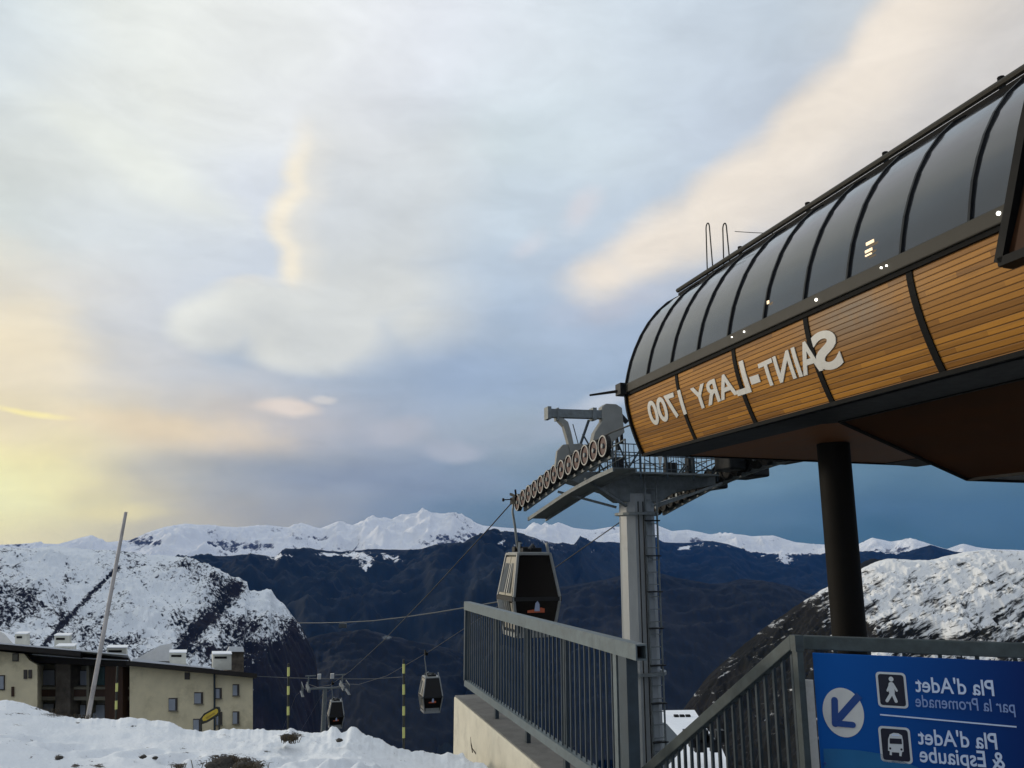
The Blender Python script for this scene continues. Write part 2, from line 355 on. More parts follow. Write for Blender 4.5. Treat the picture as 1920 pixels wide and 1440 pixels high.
# ------------------------------------------------------------------ numpy noise
def vn(x, y, seed=0):
    xi = np.floor(x).astype(np.int64); yi = np.floor(y).astype(np.int64); fx = x - xi; fy = y - yi
    fx = fx * fx * fx * (fx * (fx * 6 - 15) + 10); fy = fy * fy * fy * (fy * (fy * 6 - 15) + 10)
    def h(a, b):
        n = (a * 374761393 + b * 668265263 + seed * 974634777) & 0xffffffff
        n = ((n ^ (n >> 13)) * 1274126177) & 0xffffffff
        n = (n ^ (n >> 16)) & 0xffffffff
        return n / 4294967295.0
    return (h(xi, yi) * (1 - fx) + h(xi + 1, yi) * fx) * (1 - fy) + (h(xi, yi + 1) * (1 - fx) + h(xi + 1, yi + 1) * fx) * fy
def fbm(x, y, oct=5, seed=0, g=0.5):
    s = 0; a = 1; t = 0
    for o in range(oct):
        s = s + a * vn(x * 2 ** o + o * 17.3, y * 2 ** o - o * 9.1, seed + o); t += a; a *= g
    return s / t
def ridged(x, y, oct=5, seed=0, g=0.55):
    s = 0; a = 1; t = 0
    for o in range(oct):
        s = s + a * (1 - np.abs(2 * vn(x * 2 ** o + o * 7.7, y * 2 ** o + o * 3.1, seed + o) - 1)); t += a; a *= g
    return s / t
def pixnp(X, Y, Z):
    f = Y * math.cos(TH) + Z * math.sin(TH); u = -Y * math.sin(TH) + Z * math.cos(TH)
    return 960 + F * X / f, 720 - F * u / f
def grid_mesh(name, X, Y, Z, material, attr=None, wrap=False):
    n, m = X.shape
    co = np.stack([X, Y, Z], -1).reshape(-1, 3).astype(np.float32)
    i, j = np.meshgrid(np.arange(n if wrap else n - 1), np.arange(m - 1), indexing='ij')
    i2 = (i + 1) % n
    fa = np.stack([i * m + j, i2 * m + j, i2 * m + j + 1, i * m + j + 1], -1).reshape(-1, 4)
    me = bpy.data.meshes.new(name); me.vertices.add(len(co)); me.vertices.foreach_set('co', co.ravel())
    me.loops.add(fa.size); me.loops.foreach_set('vertex_index', fa.ravel().astype(np.int32))
    me.polygons.add(len(fa)); me.polygons.foreach_set('loop_start', (np.arange(len(fa)) * 4).astype(np.int32))
    me.polygons.foreach_set('use_smooth', np.ones(len(fa), dtype=bool))
    me.update(calc_edges=True); me.validate()
    if attr is not None:
        at_ = me.attributes.new('bare', 'FLOAT', 'POINT'); at_.data.foreach_set('value', attr.reshape(-1).astype(np.float32))
    me.materials.append(material)
    o = bpy.data.objects.new(name, me); COL.objects.link(o)
    # normals up
    if me.polygons[len(me.polygons) // 2].normal.z < 0: me.flip_normals()
    return o

def mountain_mat(name, snow, bare, nscale, k=.55, fine=None, edge=.10, bare2=None, stretch=(1, 1, 1), bump=0, rot=0, bdist=10):
    m = bpy.data.materials.new(name); m.use_nodes = True; t = m.node_tree; b = t.nodes['Principled BSDF']
    b.inputs['Roughness'].default_value = .9; b.inputs['Specular IOR Level'].default_value = .15
    ge = t.nodes.new('ShaderNodeNewGeometry'); mpn = t.nodes.new('ShaderNodeMapping'); mpn.inputs['Scale'].default_value = stretch; mpn.inputs['Rotation'].default_value = (0, 0, rot)
    if rot:
        vr = t.nodes.new('ShaderNodeVectorRotate'); vr.rotation_type = 'Y_AXIS'; vr.inputs['Angle'].default_value = rot; t.links.new(ge.outputs['Position'], vr.inputs['Vector']); t.links.new(vr.outputs[0], mpn.inputs[0]); mpn.inputs['Rotation'].default_value = (0, 0, 0)
    else: t.links.new(ge.outputs['Position'], mpn.inputs[0])
    a = t.nodes.new('ShaderNodeAttribute'); a.attribute_name = 'bare'
    n = noise_n(t, mpn.outputs[0], nscale, 9, .65)
    v = math_n(t, 'MULTIPLY_ADD', math_n(t, 'SUBTRACT', n.outputs[0], .5), k * 2, a.outputs['Fac'])
    if fine:
        n2 = noise_n(t, mpn.outputs[0], fine[0], 5, .6)
        v = math_n(t, 'MULTIPLY_ADD', math_n(t, 'SUBTRACT', n2.outputs[0], .5), fine[1] * 2, v)
    mr = t.nodes.new('ShaderNodeMapRange'); t.links.new(v, mr.inputs[0]); mr.inputs[1].default_value = .5 - edge; mr.inputs[2].default_value = .5 + edge
    nb = noise_n(t, mpn.outputs[0], nscale * .35, 6, .6)
    mb = t.nodes.new('ShaderNodeMixRGB'); 
    mr2 = t.nodes.new('ShaderNodeMapRange'); t.links.new(nb.outputs[0], mr2.inputs[0]); mr2.inputs[1].default_value = .35; mr2.inputs[2].default_value = .65
    t.links.new(mr2.outputs[0], mb.inputs[0]); mb.inputs[1].default_value = (*bare, 1); mb.inputs[2].default_value = (*(bare2 or bare), 1)
    mx = t.nodes.new('ShaderNodeMixRGB'); t.links.new(mr.outputs[0], mx.inputs[0]); mx.inputs[1].default_value = (*snow, 1); t.links.new(mb.outputs[0], mx.inputs[2])
    t.links.new(mx.outputs[0], b.inputs['Base Color'])
    if bump:
        bp = t.nodes.new('ShaderNodeBump'); bp.inputs['Strength'].default_value = bump; bp.inputs['Distance'].default_value = bdist
        t.links.new(n.outputs[0], bp.inputs['Height']); t.links.new(bp.outputs[0], b.inputs['Normal'])
    return m

def ridge(name, crest, D, Lf, drop, amp, wl, material, ncol=500, nrow=130, jag=0.0, jw=200., barefn=None, back=.25, seed=0, dfun=None, power=1.0):
    """a mountain ridge: crest line at real distance D, front flank falling toward the valley"""
    xs = np.array([c[0] for c in crest], float); ys = np.array([c[1] for c in crest], float)
    px = np.linspace(xs[0], xs[-1], ncol); py = np.interp(px, xs, ys)
    kk = np.array([.25, .5, .25]); 
    AE = np.array([azel(a, b) for a, b in zip(px, py)]); az = AE[:, 0]; el = AE[:, 1]
    Dc = np.full(ncol, float(D)) if dfun is None else np.array([dfun(a) for a in px])
    zc = Dc * np.tan(el)
    if jag: zc = zc + jag * (fbm(Dc * az / jw, az * 0 + seed, 6, seed + 40, .6) - .5) * 2
    v = np.concatenate([np.linspace(-back, 0, 8)[:-1], (np.linspace(0, 1, nrow) ** 1.5)])
    V, A = np.meshgrid(v, az); ZC = zc[:, None]; DC = Dc[:, None]
    Rr = DC - V * Lf
    X = Rr * np.sin(A); Y = Rr * np.cos(A)
    fall = np.where(V >= 0, drop * np.abs(V) ** power, drop * 1.2 * np.abs(V))
    damp = np.clip(np.abs(V) * 9, 0, 1)
    nz = (ridged(X / wl, Y / wl, 7, seed, .6) - .62) * amp * damp + (ridged(X / wl * 3.3, Y / wl * 3.3, 6, seed + 9, .62) - .6) * amp * .5 * np.clip(np.abs(V) * 25, .0, 1)
    Z = ZC - fall + nz
    PX, PY = pixnp(X, Y, Z)
    attr = barefn(X, Y, Z, PX, PY, V, nz / max(amp, 1)) if barefn else np.zeros_like(X)
    o = grid_mesh(name, X, Y, Z, material, attr); tag(o, kind='structure'); return o

def seg_dist(PX, PY, pts):
    d = np.full(PX.shape, 1e9)
    for (x0, y0), (x1, y1) in zip(pts[:-1], pts[1:]):
        dx, dy = x1 - x0, y1 - y0; t = np.clip(((PX - x0) * dx + (PY - y0) * dy) / (dx * dx + dy * dy), 0, 1)
        d = np.minimum(d, np.hypot(PX - x0 - t * dx, PY - y0 - t * dy))
    return d
def ell(PX, PY, cx, cy, rx, ry): return np.exp(-(((PX - cx) / rx) ** 2 + ((PY - cy) / ry) ** 2))

SNOW = (.84, .85, .87); FOREST = (.004, .008, .013); FOREST2 = (.009, .015, .020); ROCK = (.10, .085, .075)
# far snow range
M_far = mountain_mat('far_snow_rock', SNOW, (.10, .09, .10), 1 / 700., 1.1, (1 / 120., .6), .08, (.05, .05, .07), bump=1.0, bdist=60)
def bare_far(X, Y, Z, PX, PY, V, nz):
    b = .20 - nz * .8 + .0 * V
    b += .45 * ell(PX, PY, 850, 1005, 45, 35) + .30 * ell(PX, PY, 265, 1010, 40, 22) + .28 * ell(PX, PY, 460, 1025, 60, 14) + .2 * ell(PX, PY, 1690, 1030, 70, 20) + .1*ell(PX,PY,800,975,30,14)
    b -= .25 * ell(PX, PY, 700, 1000, 110, 30) + .2 * ell(PX, PY, 1050, 1000, 60, 22) + .1 * ell(PX, PY, 350, 1000, 60, 20)
    return b
far_crest = [(-500, 1010), (-260, 1022), (-100, 1016), (0, 1022), (60, 1018), (110, 1020), (150, 1008), (172, 1003), (200, 1016), (245, 1012), (275, 998), (310, 988), (345, 982), (400, 986), (440, 988), (500, 984), (540, 990), (565, 980), (600, 990), (635, 976), (660, 986), (700, 970), (730, 974), (770, 968), (800, 960), (830, 963), (870, 972), (905, 985), (950, 990), (985, 992), (1000, 981), (1020, 988), (1050, 980), (1075, 990), (1110, 993), (1150, 988), (1200, 990), (1225, 982), (1260, 996), (1290, 993), (1330, 1002), (1370, 1000), (1410, 1006), (1450, 1004), (1490, 1016), (1530, 1020), (1600, 1024), (1635, 1008), (1670, 1016), (1710, 1009), (1745, 1020), (1775, 1030), (1805, 1020), (1830, 1026), (1870, 1030), (1930, 1032), (2100, 1020), (2500, 1010)]
ridge('snow_mountains', far_crest, 15000, 5200, 1900, 620, 1500., M_far, 900, 110, jag=15, jw=500, barefn=bare_far, seed=3, back=.1)
# forested range in front
M_for = mountain_mat('forest_snow', SNOW, FOREST, 1 / 300., 1.0, (1 / 50., .7), .06, FOREST2, bump=.3, bdist=40)
def bare_for(X, Y, Z, PX, PY, V, nz):
    b = 1.15 + V * 1.5 + 0 * X
    b -= 1.05 * ell(PX, PY, 680, 1058, 26, 20) + .75 * ell(PX, PY, 735, 1045, 26, 10) + .8 * ell(PX, PY, 520, 1046, 40, 12) + .7 * ell(PX, PY, 630, 1040, 60, 5)
    b -= .62 * ell(PX, PY, 975, 1020, 85, 22) + .5 * ell(PX, PY, 820, 1060, 60, 20) + .55 * ell(PX, PY, 1090, 1040, 60, 16)
    b -= .8 * ell(PX, PY, 735, 1104, 12, 6) + .75 * ell(PX, PY, 815, 1108, 9, 6) + .9 * ell(PX, PY, 725, 1193, 16, 8) + .8 * ell(PX, PY, 810, 1172, 14, 6) + .6 * ell(PX, PY, 750, 1212, 22, 6)
    b -= .8 * ell(PX, PY, 1285, 1028, 22, 7) + .8 * ell(PX, PY, 1475, 1050, 28, 9) + .75 * ell(PX, PY, 1440, 1030, 60, 8) + .6 * ell(PX, PY, 1330, 1022, 40, 6) + .35 * ell(PX, PY, 1110, 1162, 30, 9)
    b -= .9 * ell(PX, PY, 1490, 1035, 60, 10)
    return b
for_crest = [(-500, 1080), (100, 1070), (330, 1047), (375, 1040), (420, 1043), (470, 1038), (515, 1046), (535, 1028), (575, 1028), (620, 1034), (640, 1036), (690, 1030), (740, 1032), (790, 1030), (815, 1022), (840, 1018), (870, 1020), (890, 1004), (920, 998), (950, 1000), (985, 1003), (1010, 1010), (1040, 1018), (1078, 1022), (1088, 1006), (1110, 1016), (1140, 1016), (1165, 1018), (1205, 1010), (1225, 1006), (1245, 1016), (1285, 1018), (1330, 1014), (1365, 1020), (1400, 1032), (1425, 1040), (1465, 1036), (1510, 1040), (1540, 1044), (1600, 1036), (1640, 1036), (1680, 1042), (1720, 1030), (1745, 1022), (1790, 1034), (1850, 1042), (2000, 1050), (2500, 1060)]
ridge('forest_mountains', for_crest, 9500, 6000, 1150, 420, 1300., M_for, 800, 130, jag=14, jw=160, barefn=bare_for, seed=11, back=.08, dfun=lambda p: 8000 + 6000 * min(max((p - 980) / 260, 0), 1))
# darker nearer forest ridges on both sides of the valley
M_for2 = mountain_mat('dark_forest', (.2, .21, .2), (.004, .007, .011), 1 / 300., .35, (1 / 40., .2), .08, (.011, .012, .014), bump=.3, bdist=30)
b1 = lambda X, Y, Z, PX, PY, V, nz: 1.3 - .45 * ell(PX, PY, 1380, 1185, 30, 8) - .5 * ell(PX, PY, 1110, 1165, 30, 10) + 0 * X
ridge('wooded_ridge', [(900, 1120), (1000, 1110), (1100, 1092), (1180, 1078), (1240, 1076), (1290, 1088), (1340, 1096), (1390, 1086), (1430, 1088), (1480, 1100), (1540, 1122), (1600, 1140), (1700, 1165), (1900, 1200)], 5600, 2400, 620, 160, 700., M_for2, 400, 80, jag=8, jw=120, barefn=b1, seed=21)
ridge('wooded_spur', [(470, 1250), (520, 1215), (600, 1190), (680, 1180), (760, 1200), (840, 1215), (900, 1240), (980, 1275), (1080, 1300)], 4300, 1300, 330, 110, 500., M_for2, 300, 60, jag=8, jw=90, barefn=lambda X, Y, Z, PX, PY, V, nz: 1.3 - .9 * ell(PX, PY, 725, 1195, 22, 9) - .7 * ell(PX, PY, 760, 1212, 20, 5) + 0 * X, seed=23)
# snowy hill on the left
M_hill = mountain_mat('scrub_snow', (.74, .77, .80), (.006, .010, .021), 1 / 30., .85, (1 / 6., 1.3), .18, (.018, .016, .026), bump=.4, bdist=3)  # bluish bare colour has distance haze painted into the scrub
def bare_left(X, Y, Z, PX, PY, V, nz):
    b = .22 + (fbm(X / 130, Y / 130, 4, 90) - .5) * 1.1 + (ridged(X / 60, Y / 60, 3, 91) - .6) * .3
    b += .95 * np.exp(-(seg_dist(PX, PY, [(222, 1066), (205, 1078), (150, 1135), (95, 1195), (80, 1215)]) / 4.5) ** 2)
    b += .28 * np.exp(-(seg_dist(PX, PY, [(130, 1060), (120, 1110), (112, 1170)]) / 10) ** 2)
    b += .75 * np.exp(-(seg_dist(PX, PY, [(450, 1098), (410, 1140), (365, 1185), (335, 1225)]) / (14)) ** 2)
    b += .38 * ell(PX, PY, 420, 1105, 35, 22) + .3 * ell(PX, PY, 35, 1110, 45, 40) + .3 * ell(PX, PY, 170, 1170, 45, 26) + .28 * ell(PX, PY, 380, 1130, 28, 28)
    b += .5 * ell(PX, PY, 460, 1170, 70, 28) + .55 * ell(PX, PY, 560, 1215, 70, 45) + .5 * ell(PX, PY, 420, 1220, 120, 20) + .5 * ell(PX, PY, 240, 1200, 40, 10) + .25*ell(PX,PY,80,1200,90,14)
    b -= .25 * ell(PX, PY, 470, 1135, 55, 9) + .2 * ell(PX, PY, 280, 1120, 70, 40) + .25 * ell(PX, PY, 250, 1045, 160, 12)
    b += np.clip((PY - 1195) / 45, 0, 1.6) * np.clip((PX - 430) / 60, 0, 1) * .6
    b += .42 * np.clip((PX - 505) / 75, 0, 1) * np.clip((PY - 1120) / 40, 0, 1)
    for k in range(5):
        b += .34 * np.exp(-(seg_dist(PX, PY, [(240 + 8 * k, 1062 + 9 * k), (300 - 2 * k, 1085 + 13 * k), (335 - 4 * k, 1120 + 12 * k), (350 - 4 * k, 1165 + 8 * k)]) / 2.0) ** 2)
    return b
hill_crest = [(-700, 980), (-300, 1010), (-120, 1022), (0, 1026), (60, 1030), (110, 1022), (160, 1030), (230, 1034), (280, 1040), (340, 1044), (395, 1062), (430, 1078), (463, 1090), (467, 1106), (482, 1110), (508, 1108), (518, 1124), (534, 1136), (550, 1156), (562, 1170), (576, 1198), (590, 1225), (596, 1262), (602, 1330)]
ridge('snowy_hill', hill_crest, 1850, 1250, 330, 105, 300., M_hill, 900, 260, jag=3.4, jw=30, barefn=bare_left, seed=31)
# snowy hill on the right, brown scrub on its flank
M_hillr = mountain_mat('grass_snow', (.72, .73, .74), (.009, .010, .009), 1 / 26., 1.1, (1 / 7., 1.2), .20, (.016, .014, .012), stretch=(.5, .3, 3.2), rot=R(30), bump=.4, bdist=2)
def bare_right(X, Y, Z, PX, PY, V, nz):
    b = .27 + .20 * np.clip((PY - 1100) / 90, -1, 1.2)
    b += .62 * np.clip((1555 + (PY - 1090) * .45 - PX) / 60, 0, 1.0)
    b -= .2 * ell(PX, PY, 1690, 1065, 70, 18) + .2 * ell(PX, PY, 1850, 1045, 60, 10)
    b += .25 * ell(PX, PY, 1640, 1190, 60, 30)
    return b
right_crest = [(1280, 1330), (1330, 1265), (1390, 1212), (1440, 1172), (1490, 1138), (1540, 1106), (1575, 1088), (1605, 1072), (1640, 1054), (1665, 1047), (1700, 1049), (1740, 1050), (1775, 1042), (1810, 1034), (1850, 1031), (1885, 1032), (1930, 1036), (2060, 1030), (2300, 1000), (2600, 985)]
ridge('right_hill', right_crest, 1150, 880, 300, 60, 150., M_hillr, 700, 260, jag=1.2, jw=14, barefn=bare_right, seed=41)
ridge('brown_spur', [(1480, 1150), (1540, 1108), (1580, 1080), (1620, 1052), (1640, 1047), (1665, 1052), (1690, 1060), (1760, 1100)], 1500, 500, 170, 20, 120., M_for2, 160, 60, jag=2, jw=14, barefn=lambda X, Y, Z, PX, PY, V, nz: .75 + 0 * X, seed=47)

# ------------------------------------------------------------------ valley: one sheet reaching to the horizon
M_val = mountain_mat('valley_floor', (.07, .085, .05), (.018, .024, .022), 1 / 500., .5, (1 / 70., .3), .15, (.04, .042, .035), bump=.2, bdist=10)
crestpx = [(-900, 1290, 13), (-300, 1275, 12), (0, 1305, 11), (45, 1310, 11), (90, 1323, 11), (128, 1334, 10.8), (165, 1344, 10.6), (240, 1341, 10.5), (300, 1345, 10.4), (330, 1352, 10.2), (352, 1361, 10), (400, 1364, 10), (460, 1366, 9.9), (540, 1366, 9.6), (600, 1371, 9.4), (615, 1366, 9.3), (622, 1360, 9.3), (632, 1361, 9.3), (641, 1372, 9.2), (649, 1372, 9.2), (658, 1363, 9.2), (668, 1362, 9.2), (680, 1372, 9.2), (700, 1386, 9.1), (730, 1390, 9.0), (745, 1400, 9), (790, 1404, 9), (830, 1408, 9), (870, 1415, 9.0), (915, 1440, 8.4), (960, 1470, 7.6), (1100, 1540, 6.6), (1400, 1700, 5.5), (2200, 1900, 5.0)]
def crest_at(az):
    pass
ca = np.array([azel(a, b)[0] for a, b, r in crestpx]); ce = np.array([azel(a, b)[1] for a, b, r in crestpx]); crr = np.array([r for a, b, r in crestpx], float)
az = np.concatenate([np.linspace(-180, -40, 40)[:-1], np.linspace(-40, 5, 620)[:-1], np.linspace(5, 40, 80)[:-1], np.linspace(40, 180, 40)[:-1]]); az = np.radians(az)
rc = np.interp(az, ca, crr); tanc = np.tan(np.interp(az, ca, ce))
zc = rc * tanc
fr = 1 - np.clip((np.abs(np.degrees(az)) - 45) / 30, 0, 1)
zc = zc * fr + -1.75 * (1 - fr); rc = rc * fr + 14 * (1 - fr)
vv = np.concatenate([np.linspace(0.04, 1, 150), 1 + np.linspace(0.01, .5, 14), ])
V, A = np.meshgrid(vv, az); RC = rc[:, None]; ZC = zc[:, None]
Rr = V * RC; X = Rr * np.sin(A); Y = Rr * np.cos(A)
base = -1.66
nsm = 61; ker = np.hanning(nsm); ker /= ker.sum(); zs_ = np.convolve(np.pad(zc, nsm // 2, mode='edge'), ker, 'valid')
res = (zc - zs_)[:, None] + (fbm(np.degrees(az) * 2.2, az * 0, 5, 80, .6)[:, None] - .5) * .045
ZC = zs_[:, None]
k = np.clip(V, 0, 1) ** 2
Z = np.where(V <= 1, base * (1 - k) + ZC * k, ZC - (V - 1) * RC * .55 - ((V - 1) * RC) ** 2 * .05)
PXa, _ = pixnp(X, Y, np.full_like(X, -1.8))
lump = (fbm(X * 1.1, Y * 1.1, 5, 60) - .5) * .16 + (fbm(X * 5, Y * 5, 4, 61) - .5) * .045 + (fbm(X * 14, Y * 14, 3, 62) - .5) * .014
lump = lump * np.clip(1.15 - V * .55, .35, 1)
# compress just before the crest so that the rim stays where it is
lump = lump + (np.clip(ridged(X * 2.3, Y * 2.3, 4, 66) - .62, 0, 1)) * .11 * np.clip((PXa - 330) / 200, .12, 1) * np.clip((V - .45) * 3, 0, 1)
# a line of footprints trodden across the bank
for q_ in range(26):
    a_ = R(-30 + 1.05 * q_); r_f = 9.1 - .085 * q_ + (.12 if q_ % 2 else -.12); fx, fy = r_f * math.sin(a_), r_f * math.cos(a_)
    dd = np.hypot((X - fx) * 1.3, Y - fy); lump = lump - .05 * np.exp(-(dd / .12) ** 4) + .014 * np.exp(-((dd - .2) / .06) ** 2)
Z = Z + lump - .03 + res * np.clip((V - .90) / .10, 0, 1) ** 1.5
PX, PY = pixnp(X, Y, Z)
dirt = .04 + 0 * X
for cx, cy, rx, ry, a in [(545, 1380, 16, 6, 1.0), (425, 1426, 38, 12, 1.1), (470, 1436, 30, 10, 1.0), (335, 1436, 18, 6, .9), (110, 1420, 9, 5, .9), (60, 1418, 6, 3, .7), (268, 1418, 9, 3, .8), (290, 1420, 6, 4, .8), (185, 1436, 14, 4, .7), (160, 1343, 14, 3, .8), (110, 1340, 26, 5, .8), (75, 1326, 12, 4, .9), (30, 1339, 30, 2, .7), (145, 1355, 5, 2, .8), (350, 1412, 7, 2.5, .7), (565, 1378, 9, 2, .6), (636, 1386, 7, 3, .6), (250, 1362, 9, 2, .5), (420, 1378, 8, 2, .45), (140, 1437, 10, 5, .8), (500, 1410, 10, 3, .5), (30, 1360, 10, 3, .35)]:
    dirt = dirt + a * ell(PX, PY, cx, cy, rx, ry)
M_snow = bpy.data.materials.new('snow_ground'); M_snow.use_nodes = True
t = M_snow.node_tree; b = t.nodes['Principled BSDF']; b.inputs['Roughness'].default_value = .75; b.inputs['Specular IOR Level'].default_value = .3
b.inputs['Subsurface Weight'].default_value = .0
ge = t.nodes.new('ShaderNodeNewGeometry'); a = t.nodes.new('ShaderNodeAttribute'); a.attribute_name = 'bare'
n1 = noise_n(t, ge.outputs['Position'], 9, 8, .7); n2 = noise_n(t, ge.outputs['Position'], 1.6, 5, .6); n3 = noise_n(t, ge.outputs['Position'], 45, 4, .6)
v = math_n(t, 'MULTIPLY_ADD', math_n(t, 'SUBTRACT', n1.outputs[0], .5), 2.0, a.outputs['Fac'])
v = math_n(t, 'MULTIPLY_ADD', math_n(t, 'SUBTRACT', n3.outputs[0], .5), 1.4, v)
mr = t.nodes.new('ShaderNodeMapRange'); t.links.new(v, mr.inputs[0]); mr.inputs[1].default_value = .38; mr.inputs[2].default_value = .62
cs = t.nodes.new('ShaderNodeMixRGB'); t.links.new(n2.outputs[0], cs.inputs[0]); cs.inputs[1].default_value = (.70, .75, .80, 1); cs.inputs[2].default_value = (.82, .84, .87, 1)
cd = t.nodes.new('ShaderNodeMixRGB'); t.links.new(n3.outputs[0], cd.inputs[0]); cd.inputs[1].default_value = (.006, .005, .004, 1); cd.inputs[2].default_value = (.06, .045, .034, 1)
mx = t.nodes.new('ShaderNodeMixRGB'); t.links.new(mr.outputs[0], mx.inputs[0]); t.links.new(cs.outputs[0], mx.inputs[1]); t.links.new(cd.outputs[0], mx.inputs[2]); t.links.new(mx.outputs[0], b.inputs['Base Color'])
bp = t.nodes.new('ShaderNodeBump'); bp.inputs['Strength'].default_value = .6; bp.inputs['Distance'].default_value = .03
hh = math_n(t, 'MULTIPLY_ADD', n3.outputs[0], .25, n1.outputs[0]); t.links.new(hh, bp.inputs['Height']); t.links.new(bp.outputs[0], b.inputs['Normal'])
o = grid_mesh('snow_ground', X, Y, Z, M_snow, dirt, wrap=True); tag(o, kind='structure')
# slope below the snow bank, falling to the valley floor and on to the horizon
rr_ = np.concatenate([np.linspace(9, 40, 12)[:-1], np.geomspace(40, 2600, 60)[:-1], np.geomspace(2600, 18300, 50)])
az2 = np.radians(np.linspace(-180, 180, 241)[:-1])
V2, A2 = np.meshgrid(rr_, az2); X2 = V2 * np.sin(A2); Y2 = V2 * np.cos(A2)
Z2 = np.where(V2 < 2600, -4.2 - (V2 - 9) * .42 , 0); zz = -4.2 - (2600 - 9) * .42
Z2 = np.maximum(Z2, -900.) ; Z2 = np.where(V2 >= 2100, -900., Z2)
Z2 = Z2 + (fbm(X2 / 300, Y2 / 300, 5, 71) - .5) * np.clip(V2 / 2500, 0, 1) * 60 + (fbm(X2 / 20, Y2 / 20, 4, 72) - .5) * np.clip((V2 - 15) / 100, 0, 1) * 6
PX, PY = pixnp(X2, Y2, Z2)
ba = np.where(V2 > 2000, .62 - .5 * (fbm(X2 / 700, Y2 / 700, 4, 75) > .55), .75)
o = grid_mesh('valley_ground', X2, Y2, Z2, M_val, ba, wrap=True); tag(o, kind='structure')

# ------------------------------------------------------------------ frames of reference: the lift's axis
v0 = ray(491, 1045); AZ = math.atan2(v0.x, v0.y)          # the lift line runs 17 degrees left of the view
ax = Vector((math.sin(AZ), math.cos(AZ), 0)); rt = Vector((math.cos(AZ), -math.sin(AZ), 0))
O = at(1175, 722, 13.2); O.z = 0
LM = Matrix.Translation(O) @ Matrix.Rotation(-AZ, 4, 'Z')   # local x = right of the line, y = along it (away)
def loc(o_mat, p): return o_mat.inverted() @ p
def side(px, py, wd=0.0):        # pixel -> local point on the plane x = wd
    r = ray(px, py); p = r * ((O + rt * wd).dot(rt) / r.dot(rt)); d = p - O; return d.dot(ax), p.z
def endp(px, py, t_=0.0):        # pixel -> local (x, z) on the plane y = t
    r = ray(px, py); p = r * ((O + ax * t_).dot(ax) / r.dot(ax)); d = p - O; return d.dot(rt), p.z

# ------------------------------------------------------------------ lift station
st = empty('lift_station', LM.copy())
tag(st, 'orange wooden lift station with curved dark glass roof, lettered SAINT-LARY 1700', 'lift station')
W = 6.1; T0 = 0.0; T1 = -9.5; ZB, ZT = 1.69, 2.66
def wprof(z): s_ = min(max((ZT - z) / (ZT - ZB), 0), 1); return .27 * s_ ** 1.7
